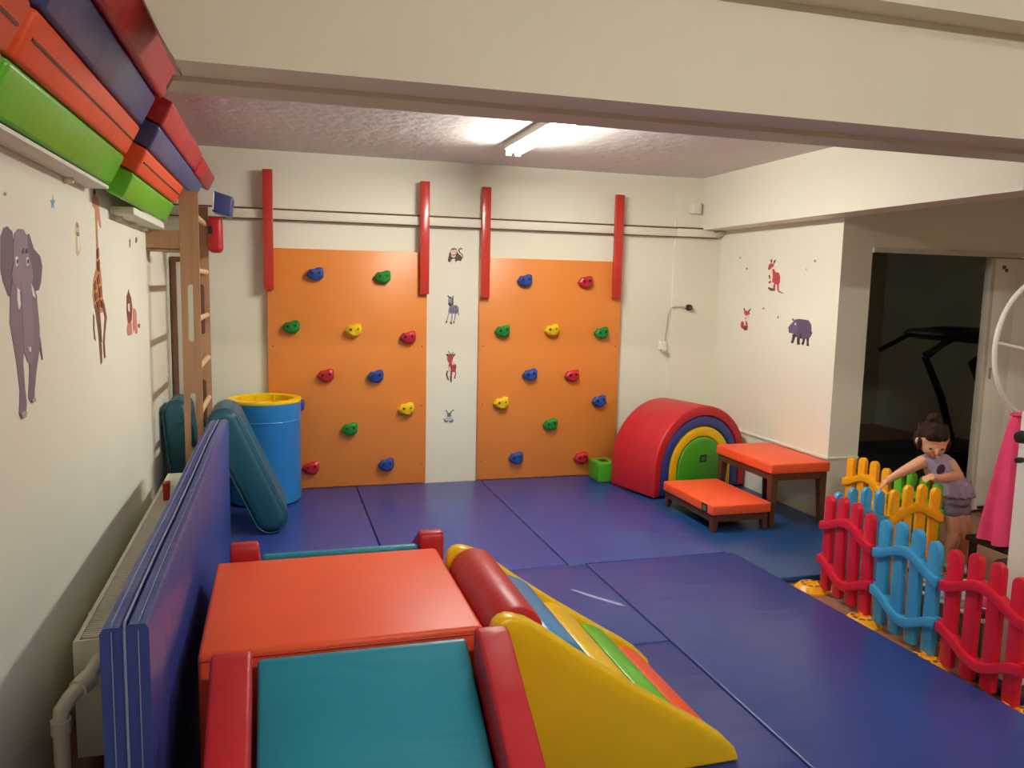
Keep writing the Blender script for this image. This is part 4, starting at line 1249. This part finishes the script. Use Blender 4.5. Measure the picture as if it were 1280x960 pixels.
def ball(name, label, c, r, m, cat='ball'):
    bm = NB()
    bmesh.ops.create_uvsphere(bm, u_segments=20, v_segments=12, radius=r)
    bmesh.ops.translate(bm, verts=bm.verts[:], vec=c)
    t = thing(name, label, cat, (c[0], c[1], c[2] - r), 'toys in the crate')
    obj('shell', bm, m, t)
    bm = NB()
    tube(bm, [(c[0] + (r + .001) * math.cos(2 * math.pi * k / 24), c[1] + (r + .001) * math.sin(2 * math.pi * k / 24), c[2]) for k in range(25)], 0.003, 6)
    obj('seam', bm, M_white, t)


ball('toy_ball', 'pink toy ball in the green crate', (3.14, 2.80, 0.14), 0.065, M_pinkcloth)
ball('toy_ball', 'teal toy ball in the green crate', (3.12, 2.66, 0.13), 0.06, M_vteal)
ball('toy_ball', 'yellow toy ball in the green crate', (3.18, 2.62, 0.21), 0.045, PM['yellow'])
M_print = mat('patterned_cloth', (188, 200, 214), rough=0.8, var=0.5, vscale=60)
t = thing('folded_cloth', 'pale patterned cloth folded inside the green crate', 'cloth', (2.96, 2.83, 0.017))
obj('fold', bx(NB(), 2.885, 3.03, 2.74, 2.92, 0.018, 0.15), M_print, t, 0.012, 3)
obj('fold', bx(NB(), 2.89, 3.02, 2.75, 2.91, 0.151, 0.235), M_print, t, 0.02, 3)

# ------------------------------------------------------------ treadmill in the dark room
t = thing('treadmill', 'dark treadmill standing in the unlit room beyond the doorway', 'treadmill', (5.7, 6.1, 0))
M_tread = mat('treadmill_dark_plastic', (52, 54, 52), rough=0.4, var=0.05)
obj('deck', bx(NB(), 4.95, 6.45, 5.62, 6.25, 0.04, 0.18), M_tread, t, 0.02, 2)
box('belt', M_black, (5.0, 6.15, 5.70, 6.17, 0.18, 0.186), t)
for y_ in (5.66, 6.2):
    bm = NB()
    tube(bm, [(6.35, y_, 0.16), (6.17, y_, 0.6), (5.95, y_, 0.97), (6.25, y_, 1.18)], 0.035, 10)
    obj('upright', bm, M_tread, t)
    bm = NB()
    tube(bm, [(6.10, y_, 1.16), (5.75, y_, 1.20), (5.42, y_, 1.05)], 0.022, 10)
    obj('handrail', bm, M_tread, t)
obj('console', prism(NB(), [(5.70, 1.21), (5.76, 1.25), (6.25, 1.28), (6.27, 1.20), (6.15, 1.15), (5.90, 1.15), (5.76, 1.17)], 5.60, 6.25), M_tread, t, 0.012, 2)
box('screen', M_black, (5.85, 6.15, 5.8, 6.05, 1.262, 1.275), t)
box('foot', M_black, (4.85, 4.95, 5.64, 6.22, 0.0, 0.045), t)
box('foot', M_black, (6.05, 6.15, 5.64, 6.22, 0.0, 0.045), t)
t = thing('exercise_bike', 'dark low exercise machine at the left inside the unlit room', 'exercise machine', (5.0, 6.9, 0))
obj('body', prism(NB(), [(4.85, 0.08), (5.4, 0.08), (5.45, 0.45), (5.3, 0.62), (5.0, 0.6), (4.85, 0.4)], 6.8, 7.0), M_tread, t, 0.03, 2)
bm = NB()
tube(bm, [(5.0, 6.9, 0.55), (4.95, 6.9, 0.95), (5.1, 6.9, 1.02)], 0.03, 10)
obj('handlebar', bm, M_tread, t)
obj('saddle', bx(NB(), 5.3, 5.55, 6.8, 7.0, 0.78, 0.85), M_black, t, 0.03, 3)
bm = NB()
tube(bm, [(5.35, 6.9, 0.5), (5.42, 6.9, 0.8)], 0.025, 10)
obj('post', bm, M_tread, t)
box('base_bar', M_black, (4.8, 4.88, 6.65, 7.15, 0, 0.09), t, 0.01)
box('base_bar', M_black, (5.4, 5.48, 6.65, 7.15, 0, 0.09), t, 0.01)

# ------------------------------------------------------------ the child
def blob_union(name, segs, m, voxel, smooth_iter=4):
    """chains of spheres [(p, r), ...] fused by a voxel remesh into one continuous surface"""
    bm = NB()

    def sph(p, r):
        if isinstance(r, (tuple, list)):
            mtx = Matrix.Translation(p) @ (r[3] if len(r) > 3 else Matrix.Identity(4)) @ Matrix.Diagonal((r[0], r[1], r[2], 1))
        else:
            mtx = Matrix.Translation(p) @ Matrix.Diagonal((r, r, r, 1))
        bmesh.ops.create_icosphere(bm, subdivisions=2, radius=1.0, matrix=mtx)
    for chain in segs:
        if len(chain) == 1:
            sph(Vector(chain[0][0]), chain[0][1])
            continue
        for (p0, r0), (p1, r1) in zip(chain, chain[1:]):
            p0, p1 = Vector(p0), Vector(p1)
            if isinstance(r0, (tuple, list)) or isinstance(r1, (tuple, list)):
                r0_ = Vector(r0[:3]) if isinstance(r0, (tuple, list)) else Vector((r0,) * 3)
                r1_ = Vector(r1[:3]) if isinstance(r1, (tuple, list)) else Vector((r1,) * 3)
                n = max(2, int((p1 - p0).length / (min(r0_.x, r0_.z, r1_.z) * 0.35)) + 1)
                for i in range(n + 1):
                    q = r0_.lerp(r1_, i / n)
                    sph(p0.lerp(p1, i / n), tuple(q))
            else:
                n = max(2, int((p1 - p0).length / (min(r0, r1) * 0.4)) + 1)
                for i in range(n + 1):
                    sph(p0.lerp(p1, i / n), r0 + (r1 - r0) * i / n)
    me = bpy.data.meshes.new(name + '_raw')
    bm.to_mesh(me)
    bm.free()
    o = bpy.data.objects.new(name + '_raw', me)
    COL.objects.link(o)
    md = o.modifiers.new('r', 'REMESH')
    md.mode = 'VOXEL'
    md.voxel_size = voxel
    ms = o.modifiers.new('s', 'SMOOTH')
    ms.factor = 0.5
    ms.iterations = smooth_iter
    dg = bpy.context.evaluated_depsgraph_get()
    out = bpy.data.meshes.new_from_object(o.evaluated_get(dg))
    out.name = name
    bpy.data.objects.remove(o)
    bpy.data.meshes.remove(me)
    out.materials.clear()
    out.materials.append(m)
    for p in out.polygons:
        p.use_smooth = True
    return out


M_skin = mat('skin', (224, 164, 128), rough=0.55, var=0.04, vscale=10)
M_hair = mat('dark_brown_hair', (48, 32, 22), spec=0.15, rough=0.7, var=0.35, vscale=30, bump=0.7, bscale=70, stretch=(1, 1, 0.25))
M_top = mat('lavender_cotton', (158, 144, 164), rough=0.85, var=0.05, vscale=12, bump=0.2, bscale=30)
M_short = mat('grey_mauve_cotton', (134, 124, 138), rough=0.9, var=0.12, vscale=40)
M_plum = mat('dark_plum_print', (72, 52, 88), rough=0.8)
M_shoe = mat('pale_shoe', (206, 214, 224), rough=0.6, var=0.3, vscale=40)
HC = Vector((3.522, 3.565, 0.757))
FD = Vector((-0.40, -0.80, -0.45)).normalized()        # where the face points: down to the fence tops
UPV = (Vector((0, 0, 1)) - FD * FD.z).normalized()
SD = FD.cross(UPV).normalized()                        # towards her own right side or left side


def H(f, s, u):
    return HC + FD * f + SD * s + UPV * u


def fingers(palm, tip_dir, side, curl, r=0.0066):
    """four fingers of unequal length and a thumb from the side of the palm"""
    out_ = []
    d = Vector(tip_dir).normalized()
    s = Vector(side).normalized()
    c_ = Vector(curl).normalized()
    for i, ln in enumerate((0.032, 0.037, 0.034, 0.027)):
        b = Vector(palm) + d * 0.016 + s * (0.0135 * (i - 1.5))
        k1 = b + d * ln * 0.55 + c_ * 0.004
        tp = k1 + d * ln * 0.35 + c_ * 0.012
        out_.append([(b, r), (k1, r * 0.95), (tp, r * 0.8)])
    b = Vector(palm) - d * 0.004 - s * 0.018
    k1 = b - s * 0.012 + d * 0.012
    out_.append([(b, r * 1.15), (k1, r), (k1 + d * 0.013 + c_ * 0.005, r * 0.85)])
    return out_


segs = [
    # legs and bare feet inside the shoes
    [((3.638, 3.525, 0.40), 0.042), ((3.645, 3.49, 0.21), 0.031), ((3.650, 3.515, 0.13), 0.030), ((3.655, 3.52, 0.045), 0.021), ((3.655, 3.515, 0.032), 0.026), ((3.645, 3.455, 0.022), 0.022)],
    [((3.696, 3.505, 0.40), 0.042), ((3.706, 3.455, 0.21), 0.031), ((3.710, 3.475, 0.13), 0.030), ((3.716, 3.475, 0.045), 0.021), ((3.718, 3.47, 0.032), 0.026), ((3.712, 3.41, 0.022), 0.022)],
    # trunk
    [((3.665, 3.515, 0.42), (0.078, 0.064, 0.045)), ((3.635, 3.55, 0.49), (0.084, 0.07, 0.06)), ((3.59, 3.585, 0.58), (0.088, 0.062, 0.055)), ((3.567, 3.59, 0.63), (0.085, 0.05, 0.04))],
    [((3.565, 3.59, 0.64), 0.036), ((3.545, 3.58, 0.70), 0.034)],
    # her right arm, reaching left over the fence
    [((3.492, 3.60, 0.625), 0.037), ((3.425, 3.655, 0.563), 0.029), ((3.377, 3.705, 0.505), 0.021), ((3.366, 3.716, 0.490), 0.018)],
    # her left arm, bent across her front
    [((3.648, 3.565, 0.615), 0.038), ((3.648, 3.50, 0.562), 0.031), ((3.52, 3.475, 0.556), 0.024), ((3.468, 3.478, 0.566), 0.018)],
    # palms
    [((3.360, 3.722, 0.483), (0.021, 0.023, 0.016))], [((3.452, 3.482, 0.570), (0.022, 0.024, 0.016))],
    # head: skull, cheeks, jaw, nose, ears
    [(H(-0.006, 0, 0.012), 0.082)], [(H(0.022, 0, -0.022), 0.066)], [(H(0.042, 0.026, -0.034), 0.032)], [(H(0.042, -0.026, -0.034), 0.032)], [(H(0.048, 0, -0.062), 0.026)],
    [(H(0.082, 0, -0.012), 0.010), (H(0.092, 0, -0.026), 0.012)],
    [(H(0.078, -0.010, -0.05), 0.008), (H(0.078, 0.010, -0.05), 0.008)],
    [(H(0.0, 0.080, -0.012), (0.012, 0.014, 0.02))], [(H(0.0, -0.080, -0.012), (0.012, 0.014, 0.02))],
]
segs += fingers((3.360, 3.722, 0.483), (-0.45, 0.35, -0.6), (0.6, 0.75, 0.1), (0.2, -0.3, -0.9))
segs += fingers((3.452, 3.482, 0.570), (-0.95, 0.1, -0.2), (0.1, 0.95, 0.1), (-0.2, 0, -1))
body_me = blob_union('person', segs, M_skin, 0.0042, 3)
base = Vector((3.68, 3.48, 0.0))
body_me.transform(Matrix.Translation(-base))
person = put('person', body_me, None, base)
tag(person, 'small child in lavender top leaning over the green fence panel', 'person')


def wear(name, me, label=None):
    me.transform(Matrix.Translation(-base))
    o = put(name, me, person)
    if label:
        o['label'] = label
    return o


top = [
    [((3.664, 3.512, 0.448), (0.100, 0.088, 0.012)), ((3.660, 3.516, 0.485), (0.098, 0.086, 0.02)), ((3.635, 3.548, 0.53), (0.102, 0.085, 0.04)), ((3.59, 3.582, 0.60), (0.098, 0.070, 0.035)), ((3.568, 3.588, 0.637), (0.088, 0.055, 0.026))],
    [((3.505, 3.598, 0.635), 0.033), ((3.55, 3.59, 0.645), 0.036)], [((3.630, 3.575, 0.632), 0.036), ((3.58, 3.59, 0.645), 0.036)],
]
for k in range(14):      # gathered folds of the peplum hem
    a = 2 * math.pi * k / 14
    top.append([((3.664 + 0.096 * math.cos(a), 3.512 + 0.084 * math.sin(a), 0.448), 0.010), ((3.65 + 0.088 * math.cos(a), 3.525 + 0.078 * math.sin(a), 0.525), 0.008)])
wear('top', blob_union('top', top, M_top, 0.006, 3), 'sleeveless lavender top with a flared hem')
shorts = [[((3.668, 3.512, 0.46), (0.080, 0.072, 0.03)), ((3.667, 3.512, 0.41), (0.082, 0.074, 0.03))],
          [((3.635, 3.522, 0.41), 0.048), ((3.640, 3.512, 0.355), 0.046)], [((3.698, 3.508, 0.41), 0.048), ((3.700, 3.494, 0.355), 0.046)]]
wear('shorts', blob_union('shorts', shorts, M_short, 0.006, 2), 'grey mauve shorts')
hair = [[(H(-0.020, 0, 0.022), 0.087)], [(H(0.012, 0, 0.050), 0.062)], [(H(-0.03, 0.03, -0.02), 0.066)], [(H(-0.03, -0.03, -0.02), 0.066)],
        [(H(0.034, 0.030, 0.050), 0.034)], [(H(0.034, -0.030, 0.050), 0.034)],
        [(H(0.02, 0.072, 0.0), 0.018), (H(0.03, 0.074, -0.045), 0.009)], [(H(0.02, -0.072, 0.0), 0.018), (H(0.03, -0.074, -0.045), 0.009)],
        [(H(-0.045, 0.0, 0.088), 0.030), (H(-0.05, 0.012, 0.112), 0.033)], [(H(-0.03, 0.025, 0.118), 0.018)], [(H(-0.062, -0.012, 0.122), 0.016)]]
for k in range(9):       # loose curls around the bun and temples
    a_ = k * 2.1
    p0 = H(-0.03 + 0.06 * math.cos(a_), 0.075 * math.sin(a_), 0.05 + 0.02 * math.sin(3 * a_))
    hair.append([(p0, 0.016), (p0 + Vector((0.016 * math.cos(a_ * 2), -0.010, 0.018 * math.sin(a_ * 3))), 0.009)])
wear('hair', blob_union('hair', hair, M_hair, 0.005, 2), 'dark brown hair in a small bun')
bm = NB()
tube(bm, [H(-0.047 + 0.024 * math.cos(2 * math.pi * k / 14), 0.026 * math.sin(2 * math.pi * k / 14), 0.092) for k in range(15)], 0.006, 6)
me = to_mesh(bm, 'hair_tie', M_top)
wear('hair_tie', me)
for s in (-1, 1):
    bm = NB()
    mtx = Matrix.Translation(H(0.078, s * 0.030, -0.006)) @ Matrix.Diagonal((0.011, 0.008, 0.004, 1))
    bmesh.ops.create_icosphere(bm, subdivisions=2, radius=1, matrix=mtx)
    wear('eye', to_mesh(bm, 'eye', M_hair))
bm = NB()
tube(bm, [H(0.079, -0.016, -0.049), H(0.0855, 0, -0.052), H(0.079, 0.016, -0.049)], [0.002, 0.0035, 0.002], 6)
wear('mouth', to_mesh(bm, 'mouth', mat('lip', (176, 92, 84), rough=0.5)))
bm = NB()
pc = Vector((3.540, 3.512, 0.597))
mtx = Matrix.Translation(pc) @ Matrix.Rotation(math.radians(-18), 4, 'Z') @ Matrix.Rotation(math.radians(14), 4, 'X') @ Matrix.Diagonal((0.024, 0.006, 0.034, 1))
bmesh.ops.create_icosphere(bm, subdivisions=2, radius=1, matrix=mtx)
wear('chest_print', to_mesh(bm, 'chest_print', M_plum))
for (x, y_) in ((3.65, 3.485), (3.715, 3.44)):
    sh = [[((x + 0.004, y_ + 0.035, 0.030), 0.029), ((x - 0.006, y_ - 0.035, 0.024), 0.026)]]
    me = blob_union('shoe', sh, M_shoe, 0.006, 2)
    for v in me.vertices:
        v.co.z = max(v.co.z, 0.0)
    wear('shoe', me)
